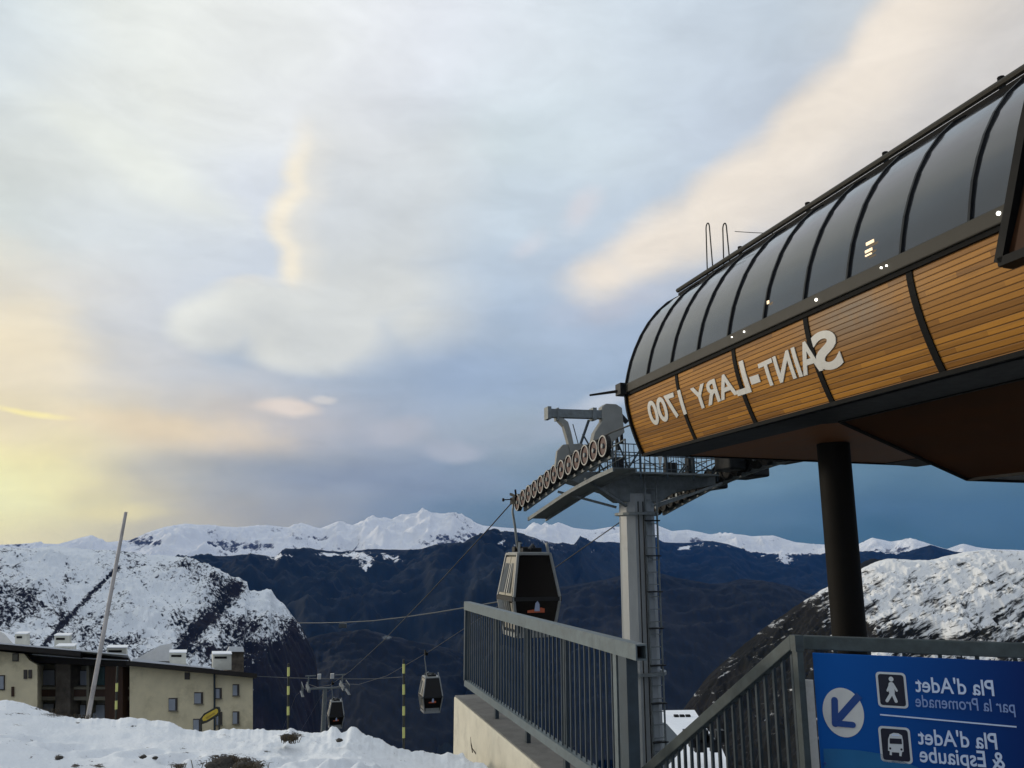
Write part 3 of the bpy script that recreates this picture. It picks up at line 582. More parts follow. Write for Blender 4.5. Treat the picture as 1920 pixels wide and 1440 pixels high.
# wood cladding material: horizontal boards
def wood_mat(name, c1, c2, grey=True, board=.075):
    m = bpy.data.materials.new(name); m.use_nodes = True; t = m.node_tree; b = t.nodes['Principled BSDF']
    b.inputs['Roughness'].default_value = .55; b.inputs['Specular IOR Level'].default_value = .3
    co = t.nodes.new('ShaderNodeTexCoord'); sp = t.nodes.new('ShaderNodeSeparateXYZ'); t.links.new(co.outputs['Object'], sp.inputs[0])
    zb = math_n(t, 'DIVIDE', sp.outputs[2], board); fl = math_n(t, 'FLOOR', zb); frc = math_n(t, 'FRACT', zb)
    yb = math_n(t, 'MULTIPLY_ADD', fl, .37, sp.outputs[1]); 
    wnn = t.nodes.new('ShaderNodeTexWhiteNoise'); cb = t.nodes.new('ShaderNodeCombineXYZ'); t.links.new(fl, cb.inputs[0]); t.links.new(math_n(t, 'FLOOR', math_n(t, 'DIVIDE', yb, 1.9)), cb.inputs[1]); t.links.new(cb.outputs[0], wnn.inputs[0])
    mpn = t.nodes.new('ShaderNodeMapping'); t.links.new(co.outputs['Object'], mpn.inputs[0]); mpn.inputs['Scale'].default_value = (1, .6, 14)
    gn = noise_n(t, mpn.outputs[0], 5, 6, .65)
    mx = t.nodes.new('ShaderNodeMixRGB'); t.links.new(math_n(t, 'MULTIPLY_ADD', wnn.outputs[0], .75, math_n(t, 'MULTIPLY', gn.outputs[0], .45)), mx.inputs[0]); mx.inputs[1].default_value = (*c1, 1); mx.inputs[2].default_value = (*c2, 1)
    out = mx.outputs[0]
    if grey:
        g = noise_n(t, co.outputs['Object'], 1.1, 6, .65)
        # weathered patch near the top edge around the first letters, and traces elsewhere
        d = t.nodes.new('ShaderNodeVectorMath'); d.operation = 'DISTANCE'; ms_ = t.nodes.new('ShaderNodeMapping'); ms_.inputs['Scale'].default_value = (0, .9, 2.6); t.links.new(co.outputs['Object'], ms_.inputs[0]); t.links.new(ms_.outputs[0], d.inputs[0]); d.inputs[1].default_value = (0, -5.5 * .9, 2.5 * 2.6)
        f1 = math_n(t, 'SUBTRACT', 1.15, d.outputs['Value'], clamp=True)
        f2 = math_n(t, 'MULTIPLY', f1, math_n(t, 'MULTIPLY_ADD', g.outputs[0], 4.0, -1.1, clamp=True))
        mg = t.nodes.new('ShaderNodeMixRGB'); t.links.new(math_n(t, 'MULTIPLY', f2, .75), mg.inputs[0]); t.links.new(out, mg.inputs[1]); mg.inputs[2].default_value = (.22, .19, .15, 1); out = mg.outputs[0]
        g2 = math_n(t, 'MULTIPLY_ADD', noise_n(t, mpn.outputs[0], 1.3, 5, .6).outputs[0], 2.2, -1.1, clamp=True)
        mg2 = t.nodes.new('ShaderNodeMixRGB'); t.links.new(g2, mg2.inputs[0]); t.links.new(out, mg2.inputs[1]); mg2.inputs[2].default_value = (*[c * .55 for c in c1], 1); out = mg2.outputs[0]
    gap = t.nodes.new('ShaderNodeMapRange'); pp = math_n(t, 'PINGPONG', frc, .5); t.links.new(pp, gap.inputs[0]); gap.inputs[1].default_value = .03; gap.inputs[2].default_value = .13
    md = t.nodes.new('ShaderNodeMixRGB'); t.links.new(gap.outputs[0], md.inputs[0]); md.inputs[1].default_value = (*[c * .62 for c in c1], 1); t.links.new(out, md.inputs[2]); t.links.new(md.outputs[0], b.inputs['Base Color'])
    bp = t.nodes.new('ShaderNodeBump'); bp.inputs['Strength'].default_value = .5; bp.inputs['Distance'].default_value = .012; t.links.new(gap.outputs[0], bp.inputs['Height']); t.links.new(bp.outputs[0], b.inputs['Normal'])
    return m
M_wood = wood_mat('orange_wood_boards', (.16, .062, .006), (.46, .20, .022), board=.055)
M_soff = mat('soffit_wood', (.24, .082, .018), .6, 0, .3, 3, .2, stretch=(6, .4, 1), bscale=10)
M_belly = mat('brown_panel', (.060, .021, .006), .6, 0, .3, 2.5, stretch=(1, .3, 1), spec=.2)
# glass: dark tinted curved panes, strongly reflecting
M_glass = bpy.data.materials.new('tinted_glass'); M_glass.use_nodes = True
b = M_glass.node_tree.nodes['Principled BSDF']; b.inputs['Base Color'].default_value = (.018, .02, .024, 1); b.inputs['Roughness'].default_value = .12; b.inputs['IOR'].default_value = 1.6; b.inputs['Coat Weight'].default_value = .35; b.inputs['Coat Roughness'].default_value = .04
tg = M_glass.node_tree; cg = tg.nodes.new('ShaderNodeTexCoord'); ng = noise_n(tg, cg.outputs['Object'], 1.6, 3, .5); bg_ = tg.nodes.new('ShaderNodeBump'); bg_.inputs['Strength'].default_value = .05; bg_.inputs['Distance'].default_value = .05; tg.links.new(ng.outputs[0], bg_.inputs['Height']); tg.links.new(bg_.outputs[0], b.inputs['Normal'])
ng2 = noise_n(tg, cg.outputs['Object'], 3.2, 7, .7); rg = tg.nodes.new('ShaderNodeMapRange'); tg.links.new(ng2.outputs[0], rg.inputs[0]); rg.inputs[1].default_value = .35; rg.inputs[2].default_value = .7; rg.inputs[3].default_value = .07; rg.inputs[4].default_value = .26; tg.links.new(rg.outputs[0], b.inputs['Roughness'])
divs = [0.0, -1.72, -3.25, -4.73, -6.28, -7.85, T1]
def wood_panel(t0, t1, mirror=False):
    n = 10; m = MB(); vs = []
    for k in range(n + 1):
        z = ZT - (ZT - ZB) * k / n; x = wprof(z); x = W - x if mirror else x
        vs += [(x, t0, z), (x, t1, z)]
    for k in range(n + 1):
        z = ZT - (ZT - ZB) * k / n; x = wprof(z) + .05; x = W - x if mirror else x
        vs += [(x, t0, z), (x, t1, z)]
    fs = []
    q = 2 * (n + 1)
    for k in range(n):
        fs.append((2 * k, 2 * k + 1, 2 * k + 3, 2 * k + 2)); fs.append((q + 2 * k, q + 2 * k + 2, q + 2 * k + 3, q + 2 * k + 1))
        fs.append((2 * k, 2 * k + 2, q + 2 * k + 2, q + 2 * k)); fs.append((2 * k + 1, q + 2 * k + 1, q + 2 * k + 3, 2 * k + 3))
    fs.append((0, q, q + 1, 1)); fs.append((2 * n, 2 * n + 1, q + 2 * n + 1, q + 2 * n))
    m.add(vs, fs); return m.build('wood_panel', M_wood, st, smooth=True)
g_ = .035
for i in range(len(divs) - 1):
    wood_panel(divs[i] - (g_ if i else .03), divs[i + 1] + g_)
    wood_panel(divs[i] - (g_ if i else .03), divs[i + 1] + g_, True)
for t_ in divs[1:-1]:                                        # dark dividers between panels
    m = MB(); pts = [(wprof(ZT - (ZT - ZB) * k / 8) + .012, t_, ZT - (ZT - ZB) * k / 8) for k in range(9)]
    for a_, b_ in zip(pts[:-1], pts[1:]): m.bar(a_, b_, .075, .05, up=(1, 0, 0))
    m.build('panel_divider', M_edge, st)
# thin end profile at the far end
m = MB(); pts = [(wprof(ZT - (ZT - ZB) * k / 8) - .01, .0, ZT - (ZT - ZB) * k / 8) for k in range(9)]
for a_, b_ in zip(pts[:-1], pts[1:]): m.bar(a_, b_, .05, .07, up=(1, 0, 0))
m.build('end_profile', M_edge, st)
# trim between wood and glass, and dark lower edge
MB().box((-.06, T1, 2.69), (.12, .02, 2.84)).build('trim_rail', M_trim, st, bevel=.012)
MB().box((-.03, T1, 2.645), (.10, .015, 2.687)).build('trim_groove', M_edge, st)
MB().box((wprof(ZB) - .03, T1, ZB - .05), (wprof(ZB) + .08, .02, ZB - .002)).build('bottom_edge', M_edge, st)
MB().box((W - .12, T1, 2.69), (W + .06, .02, 2.84)).build('trim_rail', M_trim, st, bevel=.012)
MB().box((-.16, -.09, 2.66), (.0, .12, 2.86)).build('corner_cap', M_dark, st, bevel=.01)
# curved glazing
GP = [(-.01, 2.842), (.03, 3.02), (.09, 3.24), (.18, 3.47), (.30, 3.72), (.45, 3.96), (.63, 4.18), (.84, 4.37), (1.06, 4.50)]
ribt = [0.0, -.80, -1.60, -2.38, -3.17, -3.97, -4.75, -5.47, -6.22, -7.02, -7.85, -8.7, T1]
def gs(mirror): return [(W - x, z) if mirror else (x, z) for x, z in GP]
for mir in (False, True):
    G = gs(mir)
    for i in range(len(ribt) - 1):
        a_, b_ = ribt[i] - .012, ribt[i + 1] + .012
        vs = []; fs = []
        for x, z in G: vs += [(x, a_, z), (x, b_, z)]
        for k in range(len(G) - 1): fs.append((2 * k, 2 * k + 1, 2 * k + 3, 2 * k + 2))
        nv = len(vs); vs += [(x + (.02 if not mir else -.02), y_, z - .012) for x, y_, z in vs]; fs += [tuple(nv + q for q in f_[::-1]) for f_ in fs]
        if mir: fs = [f_[::-1] for f_ in fs]
        mesh_obj('glass_pane', vs, fs, M_glass, st, True)
    for t_ in ribt:
        m = MB()
        for (x0, z0), (x1, z1) in zip(G[:-1], G[1:]): m.bar((x0, t_, z0), (x1, t_, z1), .026, .05, up=(1, 0, 0))
        m.build('glazing_rib', M_dark, st)
# ridge beam, overhanging at the far end, and the closed roof between the ridges
rp = side(1278, 552, 1.06)
MB().box((1.0, T1, 4.46), (1.16, rp[0] + .02, 4.54)).build('ridge_beam', M_edge, st, bevel=.01)
MB().tube([(1.02, T1, 4.60), (1.02, rp[0] + .06, 4.60)], .04, 8).build('ridge_pipe', M_trim, st, True)
MB().box((W - 1.16, T1, 4.46), (W - 1.0, .02, 4.54)).build('ridge_beam', M_edge, st)
MB().prism([(1.1, T1, 4.47), (W / 2, T1, 4.72), (W - 1.1, T1, 4.47), (W - 1.1, T1, 4.40), (1.1, T1, 4.40)], (0, -T1 - .02, 0)).build('roof_deck', M_dark, st)
for tt in (-1.9, -3.55, -5.0, -6.6, -8):
    MB().tube([(1.1, tt, 4.6), (1.1, tt, 4.72)], .035, 8).build('roof_stud', M_edge, st)
# ladder hoops above the ridge
for px_ in (1331, 1363):
    t_ = side(px_, 500, 1.2)[0]; top = side(px_, 412, 1.2)[1]; hw = .10
    pts = [(1.2, t_ + hw, 4.45), (1.2, t_ + hw * .55, top - .12)] + [(1.2, t_ + hw * .55 * math.cos(a_), top - .12 + .09 * math.sin(a_)) for a_ in np.linspace(.3, math.pi - .3, 7)] + [(1.2, t_ - hw * .55, top - .12), (1.2, t_ - hw, 4.45)]
    MB().tube(pts, .012, 6).build('ladder_hoop', M_trim, st, True)
t2 = side(1378, 434, 1.2); t3 = side(1450, 434, 1.2)
MB().tube([(1.2, t2[0], t2[1]), (1.2, (t2[0] + t3[0]) / 2, (t2[1] + t3[1]) / 2 - .02), (1.2, t3[0], t3[1] - .03)], .006, 5).build('guard_wire', M_trim, st)
# rod sticking out past the far corner
r0 = at(1176, 731, 13.1); r1 = at(1106, 741, 13.5); q0 = LM.inverted() @ r0; q1 = LM.inverted() @ r1
MB().tube([q0, q1], [.03, .018], 8).build('corner_rod', M_edge, st)
# underside: sloping steel fascia, wood soffit, dark deeper machine housing
xb = wprof(ZB) + .03
MB().prism([(xb, T1, ZB - .052), (xb + .75, T1, ZB - .02), (xb + .75, T1, ZB + .04), (xb, T1, ZB + .0)], (0, -T1 - .06, 0)).build('fascia', M_fascia, st)
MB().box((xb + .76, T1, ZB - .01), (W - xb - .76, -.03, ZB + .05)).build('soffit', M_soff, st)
MB().box((xb, -.10, ZB - .03), (W - xb, -.02, ZB + .10)).build('soffit_end_edge', M_edge, st)
MB().prism([(W - xb, T1, ZB - .052), (W - xb - .75, T1, ZB - .02), (W - xb - .75, T1, ZB + .04), (W - xb, T1, ZB + .0)], (0, -T1 - .06, 0)).build('fascia', M_fascia, st)
bt = -4.0; A0 = endp(1575, 800, bt); A1 = endp(1815, 898, bt)
# housing: far end at bt, left flank slopes inwards
hx0, hz0 = A0[0], ZB - .055; hx1, hz1 = A1[0], A1[1]
vs = [(hx0, bt, hz0), (hx1, bt, hz1), (W - hx1 + .6, bt, hz1), (W - hx0, bt, hz0), (hx0, T1, hz0), (hx1, T1, hz1), (W - hx1 + .6, T1, hz1), (W - hx0, T1, hz0)]
MB().add([vs[1], vs[2], vs[6], vs[5]] , [(0, 1, 2, 3)]).build('housing_floor', M_dark, st)
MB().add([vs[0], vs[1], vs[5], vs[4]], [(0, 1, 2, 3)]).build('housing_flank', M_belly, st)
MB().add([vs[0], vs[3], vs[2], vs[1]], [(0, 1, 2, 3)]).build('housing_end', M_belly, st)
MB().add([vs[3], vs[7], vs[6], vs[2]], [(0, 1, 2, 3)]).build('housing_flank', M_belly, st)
m = MB(); m.bar(vs[0], vs[1], .05, .05); m.bar(vs[1], vs[2], .05, .05); m.bar(vs[1], vs[5], .05, .05); m.bar((hx0, bt, hz0), (hx0, T1, hz0), .05, .05); m.build('housing_edge', M_black, st)
# dark plate running from the lower edge to the housing
MB().add([(xb, T1, ZB - .060), (xb, -3.0, ZB - .060), (hx0 + .02, bt + .1, ZB - .07), (hx0 + .02, T1, ZB - .07)], [(0, 1, 2, 3)]).build('fascia_plate', M_dark, st)
# interior: keeps the hull closed
MB().box((.35, T1 + .1, ZB + .08), (W - .35, -.4, 2.7)).build('machine_room', M_black, st)
# portal at the near end, brown panel in a dark frame
def pq(px_, py_): t_, z_ = side(px_, py_, -.35); return t_, z_
edge = [pq(1884, 503), pq(1905, 390), pq(1930, 250), pq(1962, 110)]
zt_, tn = edge[-1][1] + .5, T1 - .6
out_ = edge + [(edge[-1][0] - .15, zt_), (tn, zt_), (tn, edge[0][1])]
inn = [(a_ - .07, max(b_, edge[0][1] + .07)) for a_, b_ in edge] + [(edge[-1][0] - .22, zt_ - .08), (tn + .02, zt_ - .08), (tn + .02, edge[0][1] + .07)]
MB().prism([(-.37, a_, b_) for a_, b_ in out_], (.10, 0, 0)).build('portal_return', M_black, st)
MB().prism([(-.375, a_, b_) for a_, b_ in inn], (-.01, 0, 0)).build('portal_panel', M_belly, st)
m = MB()
for (a_, b_), (c_, d_) in zip(edge[:-1] + [edge[-1], edge[0]], edge[1:] + [(edge[-1][0] - .15, zt_), (tn, edge[0][1])]): m.bar((-.41, a_ - .02, b_ + .03), (-.41, c_ - .02, d_ + .03), .07, .06, up=(1, 0, 0))
m.build('portal_frame', M_black, st)
MB().box((-.27, T1 - .5, 1.55), (.2, T1 + .0, 4.6)).build('portal_wall', M_black, st)
# small glowing discs stand in for the LED glints along the trim
M_glint = mat('led_glint_glow', (.9, .9, .85), .3, 0, 0, 5, emit=((1, .96, .85), 3.0))
M_reflect = mat('lamp_reflection_glow', (.9, .8, .6), .3, 0, 0, 5, emit=((1, .70, .40), 1.1))
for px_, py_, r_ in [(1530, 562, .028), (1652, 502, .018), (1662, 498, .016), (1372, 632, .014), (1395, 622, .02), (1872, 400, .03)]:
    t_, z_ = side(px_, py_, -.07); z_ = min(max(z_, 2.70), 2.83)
    MB().tube([(-.062, t_, z_), (-.075, t_, z_)], r_ * .6, 10).build('led_glint', M_glint, st)
for px_, py_, rx_, rz_ in [(1634, 455, .055, .016), (1632, 470, .05, .014), (1632, 478, .045, .008), (1443, 567, .02, .02)]:  # glowing plates on the outer glass imitate reflections of ceiling lamps
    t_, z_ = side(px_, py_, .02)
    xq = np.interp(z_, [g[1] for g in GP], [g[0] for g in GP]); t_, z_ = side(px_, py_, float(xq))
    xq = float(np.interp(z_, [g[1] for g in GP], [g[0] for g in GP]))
    MB().box((xq - .028, t_ - rx_, z_ - rz_), (xq - .020, t_ + rx_, z_ + rz_)).build('lamp_reflection', M_reflect, st)
# lettering, mirrored as in the photograph
def text_mesh(s, bold=0.0, res=6, spacing=1.0):
    cu = bpy.data.curves.new('txt', 'FONT'); cu.body = s; cu.size = 1; cu.offset = bold; cu.resolution_u = res; cu.space_character = spacing
    ob = bpy.data.objects.new('txt', cu); COL.objects.link(ob); bpy.context.view_layer.update()
    me = bpy.data.meshes.new_from_object(ob.evaluated_get(bpy.context.evaluated_depsgraph_get()))
    bpy.data.objects.remove(ob); bpy.data.curves.remove(cu)
    return me
def place_text(s, name, fmap, material, parent, bold=0.0, cuts=0, thick=True, spacing=1.0, ref=None):
    """fmap(u, v) in 0..1 (u from first letter to last, v baseline..cap height) -> (front, back) points"""
    me = text_mesh(s, bold, spacing=spacing)
    bm = bmesh.new(); bm.from_mesh(me); bpy.data.meshes.remove(me)
    bmesh.ops.triangulate(bm, faces=bm.faces)
    xs = [v_.co.x for v_ in bm.verts]; x0, x1 = min(xs), max(xs); cap = .69
    for k in range(1, cuts):
        g = bm.verts[:] + bm.edges[:] + bm.faces[:]
        bmesh.ops.bisect_plane(bm, geom=g, plane_co=(0, cap * k / cuts, 0), plane_no=(0, 1, 0))
    ret = bmesh.ops.extrude_face_region(bm, geom=bm.faces[:])
    tops = set(e for e in ret['geom'] if isinstance(e, bmesh.types.BMVert))
    for v_ in bm.verts:
        f_, bk = fmap((v_.co.x - x0) / (x1 - x0), v_.co.y / cap)
        v_.co = f_ if v_ in tops else bk
    bmesh.ops.recalc_face_normals(bm, faces=bm.faces)
    for f_ in bm.faces: f_.smooth = False
    m2 = bpy.data.meshes.new(name); bm.to_mesh(m2); bm.free(); m2.materials.append(material)
    o = bpy.data.objects.new(name, m2); COL.objects.link(o); o.parent = parent; return o
M_letter = mat('letter_white', (.62, .60, .55), .5, 0, .05, 20)
def tz(px_, py_): return side(px_, py_, wprof(2.1))
def seg(s, xa, xb, A_, B_, bold=.02):
    """first letter between pixels A_ (x, top, bottom), last one between B_"""
    ta = tz(xa, 700)[0]; tb = tz(xb, 700)[0]
    a1_, a0_ = tz(A_[0], A_[1])[1], tz(A_[0], A_[2])[1]; b1_, b0_ = tz(B_[0], B_[1])[1], tz(B_[0], B_[2])[1]
    def fm(u, v_):
        t_ = ta + (tb - ta) * u; z = (a0_ + (a1_ - a0_) * v_) * (1 - u) + (b0_ + (b1_ - b0_) * v_) * u
        x = wprof(z) - .006
        return Vector((x - .009, t_, z)), Vector((x, t_, z))
    return place_text(s, 'lettering', fm, M_letter, st, bold, cuts=6)
seg('S', 1583, 1536, (1565, 621, 688), (1550, 626, 690), .03)
seg('AINT', 1543, 1432, (1522, 641, 699), (1438, 682, 724), .02)
seg('-', 1428, 1411, (1424, 672, 729), (1412, 676, 733), .04)
seg('L', 1407, 1381, (1401, 679, 736), (1385, 686, 741), .02)
seg('ARY', 1382, 1302, (1366, 704, 744), (1315, 726, 766), .02)
seg('1700', 1284, 1219, (1286, 732, 775), (1230, 753, 795), .022)

# column carrying the station
cp = LM.inverted() @ Vector((4.84, 11.98, 0))
MB().tube([(cp.x, cp.y, -9), (cp.x, cp.y, ZB - .02)], .235, 28).build('column', mat('column_paint', (.010, .008, .006), .7, 0, .3, 4, spec=.15), st, True)

# ------------------------------------------------------------------ lift tower
TT = 5.9; WL, WR, WC = .95, 5.12, 2.95
tw = empty('lift_tower', LM @ Matrix.Translation((WC, TT, -10)))
tag(tw, 'grey steel lift tower with sheave trains and service cage beside the station', 'lift tower')
def T(x, y, z): return Vector((x - WC, y - TT, z + 10))
# polygonal shaft
MB().tube([T(WC, TT, -10), T(WC, TT, 1.5)], [.46, .42], 12).build('shaft', M_gray, tw)
MB().ring(T(WC, TT, 1.02), (0, 0, 1), .40, .53, .06, 20).build('flange', M_galv, tw)
MB().ring(T(WC, TT, -2.62), (0, 0, 1), .47, .57, .07, 20).build('flange', M_galv, tw)
# seams / conduits and ladder with its safety rail on the shaft
m = MB(); lx = .12; ly = -.45
for s_ in (-.0, .30): m.bar(T(WC + lx + s_ - .1, TT + ly, -9.5), T(WC + lx + s_ - .1, TT + ly, 2.2), .035, .035)
k_ = -9.3
while k_ < 2.2: m.bar(T(WC + lx - .1, TT + ly, k_), T(WC + lx + .2, TT + ly, k_), .02, .02); k_ += .28
m.build('ladder', M_galv, tw)
for dx in (-.2, -.06): MB().tube([T(WC + dx, TT - .50, -9.5), T(WC + dx * .9, TT - .47, 1.3)], .016, 6).build('conduit', M_dark, tw)
k_ = -9
while k_ < 1.2:
    MB().box(T(WC + .0, TT - .52, k_), T(WC + .36, TT - .40, k_ + .03)).build('ladder_bracket', M_dark, tw); k_ += .82
# crossarm: a tapered box beam
m = MB()
zt, zbm, zend = 2.0, 1.42, 1.78
m.prism([T(WL + .1, TT - .28, zt), T(WR - .1, TT - .28, zt), T(WR - .1, TT - .28, zend), T(WC + .85, TT - .28, zbm + .10), T(WC + .5, TT - .28, zbm - .12), T(WC - .5, TT - .28, zbm - .12), T(WC - .85, TT - .28, zbm + .10), T(WL + .1, TT - .28, zend)], (0, .56, 0))
m.build('crossarm', M_galv, tw, bevel=.02)
# sheave trains
def train(wd, ztab, n, y0, y1, outward, ringmat, rad):
    a_ = empty('sheave_train', LM @ Matrix.Translation((wd, TT, 2))); a_.parent = tw; a_.matrix_parent_inverse = tw.matrix_world.inverted()
    a_.matrix_parent_inverse = Matrix.Identity(4); a_.location = T(wd, TT, 2) ; a_.rotation_euler = (0, 0, 0)
    def Q(x, y, z): return Vector((x - wd, y - TT, z - 2))
    zs = lambda y: float(np.interp(y, [p[0] for p in ztab], [p[1] for p in ztab]))
    r_ = rad
    for i in range(n):
        y = y0 + (y1 - y0) * i / (n - 1); z = zs(y)
        m = MB(); m.ring(Q(wd, y, z), (1, 0, 0), .06, r_ - .02, .06, 22); m.build('sheave_wheel', M_red if wd < 3 else M_black, a_)
        MB().ring(Q(wd, y, z), (1, 0, 0), r_ - .03, r_, .10, 22).build('tyre', M_rubber, a_)
        MB().ring(Q(wd - .056 , y, z), (1, 0, 0), r_ - .036, r_ - .010, .010, 22).build('wheel_rim', ringmat, a_)
        MB().disc(Q(wd, y, z), (1, 0, 0), .05, .14, 12).build('hub', M_galv, a_)
    for i in range(0, n - 1, 2):   # rocker beams carrying wheel pairs
        ya = y0 + (y1 - y0) * i / (n - 1); yb = y0 + (y1 - y0) * (i + 1) / (n - 1)
        MB().bar(Q(wd + .10, ya - .05, zs(ya) - .04), Q(wd + .10, yb + .05, zs(yb) - .04), .04, .12).build('rocker', M_dark, a_)
    m = MB(); ys = np.linspace(y0, y1, 8)
    for u_, v_ in zip(ys[:-1], ys[1:]): m.bar(Q(wd + .17, u_, zs(u_) - .16), Q(wd + .17, v_, zs(v_) - .16), .07, .16)
    m.build('main_beam', M_galv, a_)
    # catwalk beside the train with a lattice floor and a hand rail
    cx = wd + .58 * outward; c0 = cx - .26; c1 = cx + .26; m = MB(); ys = np.linspace(y0 + .3, y1 + .15, 7)
    for u_, v_ in zip(ys[:-1], ys[1:]):
        m.bar(Q(c0, u_, zs(u_) - .42), Q(c0, v_, zs(v_) - .42), .04, .09); m.bar(Q(c1, u_, zs(u_) - .42), Q(c1, v_, zs(v_) - .42), .04, .09)
        m.prism([Q(c0, u_, zs(u_) - .40), Q(c1, u_, zs(u_) - .40), Q(c1, v_, zs(v_) - .40), Q(c0, v_, zs(v_) - .40)], (0, 0, .02))
    if wd > 3: return a_
    m.build('catwalk', M_galv, a_)
    m = MB()
    m.bar(Q(c1, y1 - 2.2, zs(y1 - 2.2) + .35), Q(c1, y0 + .8, zs(y0 + .8) + .35), .025, .025)
    m.bar(Q(c1, y1 - 2.2, zs(y1 - 2.2) - .02), Q(c1, y0 + .8, zs(y0 + .8) - .02), .02, .02)
    for y in np.linspace(y0 + .8, y1 - 2.2, 7): m.bar(Q(c1, y, zs(y) - .4), Q(c1, y, zs(y) + .36), .025, .025)
    m.build('catwalk_rail', M_bal, a_)
    return a_
ZL = [(2.8, 2.28), (4.2, 2.18), (6.0, 1.98), (7.6, 1.72), (9.3, 1.44)]
ZR = [(2.8, 2.32), (4.2, 2.22), (6.0, 2.00), (7.6, 1.70), (9.3, 1.36)]
train(WL, ZL, 13, 3.15, 9.1, +1, M_pale, .235)
train(WR, ZR, 16, 2.75, 9.0, +1, M_black, .23)
for x0, y0, z0, x1, y1, z1 in [(4.55, 4.2, 2.0, 5.0, 4.9, 2.55), (5.45, 3.0, 2.1, 5.85, 3.9, 2.6), (5.4, 4.6, 1.9, 5.9, 5.6, 2.5), (5.5, 6.3, 1.75, 5.8, 7.3, 2.1), (4.7, 6.6, 1.8, 4.95, 7.6, 2.2)]:
    MB().box(T(x0, y0, z0), T(x1, y1, z1)).build('drive_box', M_dark, tw, bevel=.05)
# service cage between the trains
m = MB(); y_ = TT - .75
for yy in (TT - .8, TT + .6):
    for z_ in (2.05, 2.35, 2.62): m.bar(T(2.0, yy, z_), T(4.75, yy, z_), .022, .022)
    for x_ in np.arange(2.0, 4.78, .1375): m.bar(T(x_, yy, 1.98), T(x_, yy, 2.62), .014, .014)
for x_ in (2.0, 2.7, 3.4, 4.1, 4.75):
    for yy in (TT - .8, TT + .6): m.bar(T(x_, yy, 1.8), T(x_, yy, 2.66), .035, .035)
for z_ in (2.35, 2.62):
    m.bar(T(2.0, TT - .8, z_), T(2.0, TT + .6, z_), .022, .022); m.bar(T(4.75, TT - .8, z_), T(4.75, TT + .6, z_), .022, .022)
m.bar(T(2.0, TT + .6, 2.0), T(3.4, TT + .6, 2.62), .02, .02); m.bar(T(3.4, TT - .8, 2.62), T(4.7, TT - .8, 2.0), .02, .02)
m.build('service_cage', M_bal, tw)
MB().box(T(1.95, TT - .82, 1.93), T(4.8, TT + .62, 1.975)).build('platform', M_galv, tw)
# sloping lattice arms under the crossarm
for s_, we in ((-1, WL), (1, WR)):
    MB().bar(T(WC + s_ * .4, TT - .28, 1.2), T(we - s_ * .3, TT - .9, 1.75), .06, .06).build('arm_brace', M_galv, tw)
    MB().bar(T(WC + s_ * .4, TT + .28, 1.2), T(we - s_ * .3, TT + .9, 1.6), .06, .06).build('arm_brace', M_galv, tw)
for k, (x0, z0, y0_, x1, z1, y1_) in enumerate([(1.3, 2.0, -.3, 1.9, 2.5, .2), (1.9, 2.0, -.5, 1.5, 2.9, -.2), (2.4, 2.0, -.7, 2.9, 2.7, -.7), (3.0, 1.99, .3, 2.6, 2.9, .3), (4.0, 2.0, -.4, 4.5, 2.7, -.4), (4.3, 1.98, .5, 4.8, 2.6, .4), (1.6, 1.95, .6, 2.3, 2.62, .6)]):
    MB().tube([T(x0, TT + y0_, z0), T(x1, TT + y1_, z1)], .022, 6).build('stay', M_bal, tw)
for x0, z0, w_, h_ in [(2.2, 2.0, .22, .34), (3.55, 2.0, .3, .26), (4.15, 2.0, .18, .4)]:
    MB().box(T(x0, TT - .5, z0), T(x0 + w_, TT - .3, z0 + h_)).build('control_box', M_fascia, tw, bevel=.01)
for q in range(3):
    xs_ = [2.0 + .9 * q, 2.4 + .9 * q, 2.8 + .9 * q]; MB().tube([T(xs_[0], TT - .6, 2.3), T(xs_[1], TT - .62, 2.1), T(xs_[2], TT - .6, 2.3)], .012, 5).build('hose', M_rubber, tw)
# lifting frame: beige horn and horizontal beam above the left train
def E(px_, py_, y_=TT): x, z = endp(px_, py_, y_); return x, z
poly = [E(*p) for p in [(1125, 764), (1133, 758), (1152, 759), (1163, 766), (1166, 800), (1168, 812), (1150, 826), (1136, 846), (1122, 872), (1113, 884), (1100, 880), (1103, 850), (1112, 812), (1126, 790)]]
MB().prism([T(x, TT - .12, z) for x, z in poly], (0, .24, 0)).build('lifting_horn', M_horn, tw, bevel=.02)
b0 = E(1026, 775); b1_ = E(1128, 778)
m = MB(); m.bar(T(b0[0], TT, b0[1]), T(b1_[0], TT, b1_[1]), .20, .20); m.bar(T(b0[0] - .03, TT, b0[1]), T(b0[0] + .06, TT, b0[1]), .28, .30); m.bar(T(b0[0] + .22, TT, b0[1] - .02), T(b0[0] + .26, TT, b0[1] - .02), .26, .30); m.bar(T(b1_[0] - .28, TT, b1_[1]), T(b1_[0] - .18, TT, b1_[1]), .26, .3)
m.build('lifting_beam', M_galv, tw)
cv = [E(*p) for p in [(1050, 782), (1063, 792), (1069, 812), (1074, 836), (1080, 848), (1068, 850), (1062, 824), (1055, 800), (1042, 786)]]
MB().prism([T(x, TT - .08, z) for x, z in cv], (0, .16, 0)).build('lifting_leg', M_horn, tw)
g0, g1 = E(1104, 788), E(1088, 834); MB().tube([T(g0[0], TT, g0[1]), T(g1[0], TT, g1[1])], .035, 8).build('lifting_strut', M_bal, tw)
g0, g1 = E(1074, 795), E(1084, 832); MB().tube([T(g0[0], TT, g0[1]), T(g1[0], TT, g1[1])], .012, 6).build('lifting_stay', M_bal, tw)
hp = [E(*p) for p in [(1055, 834), (1090, 832), (1100, 842), (1090, 868), (1040, 876), (1044, 846)]]
MB().prism([T(x, TT - .05, z) for x, z in hp], (0, .1, 0)).build('train_head_plate', M_horn, tw)
m = MB()
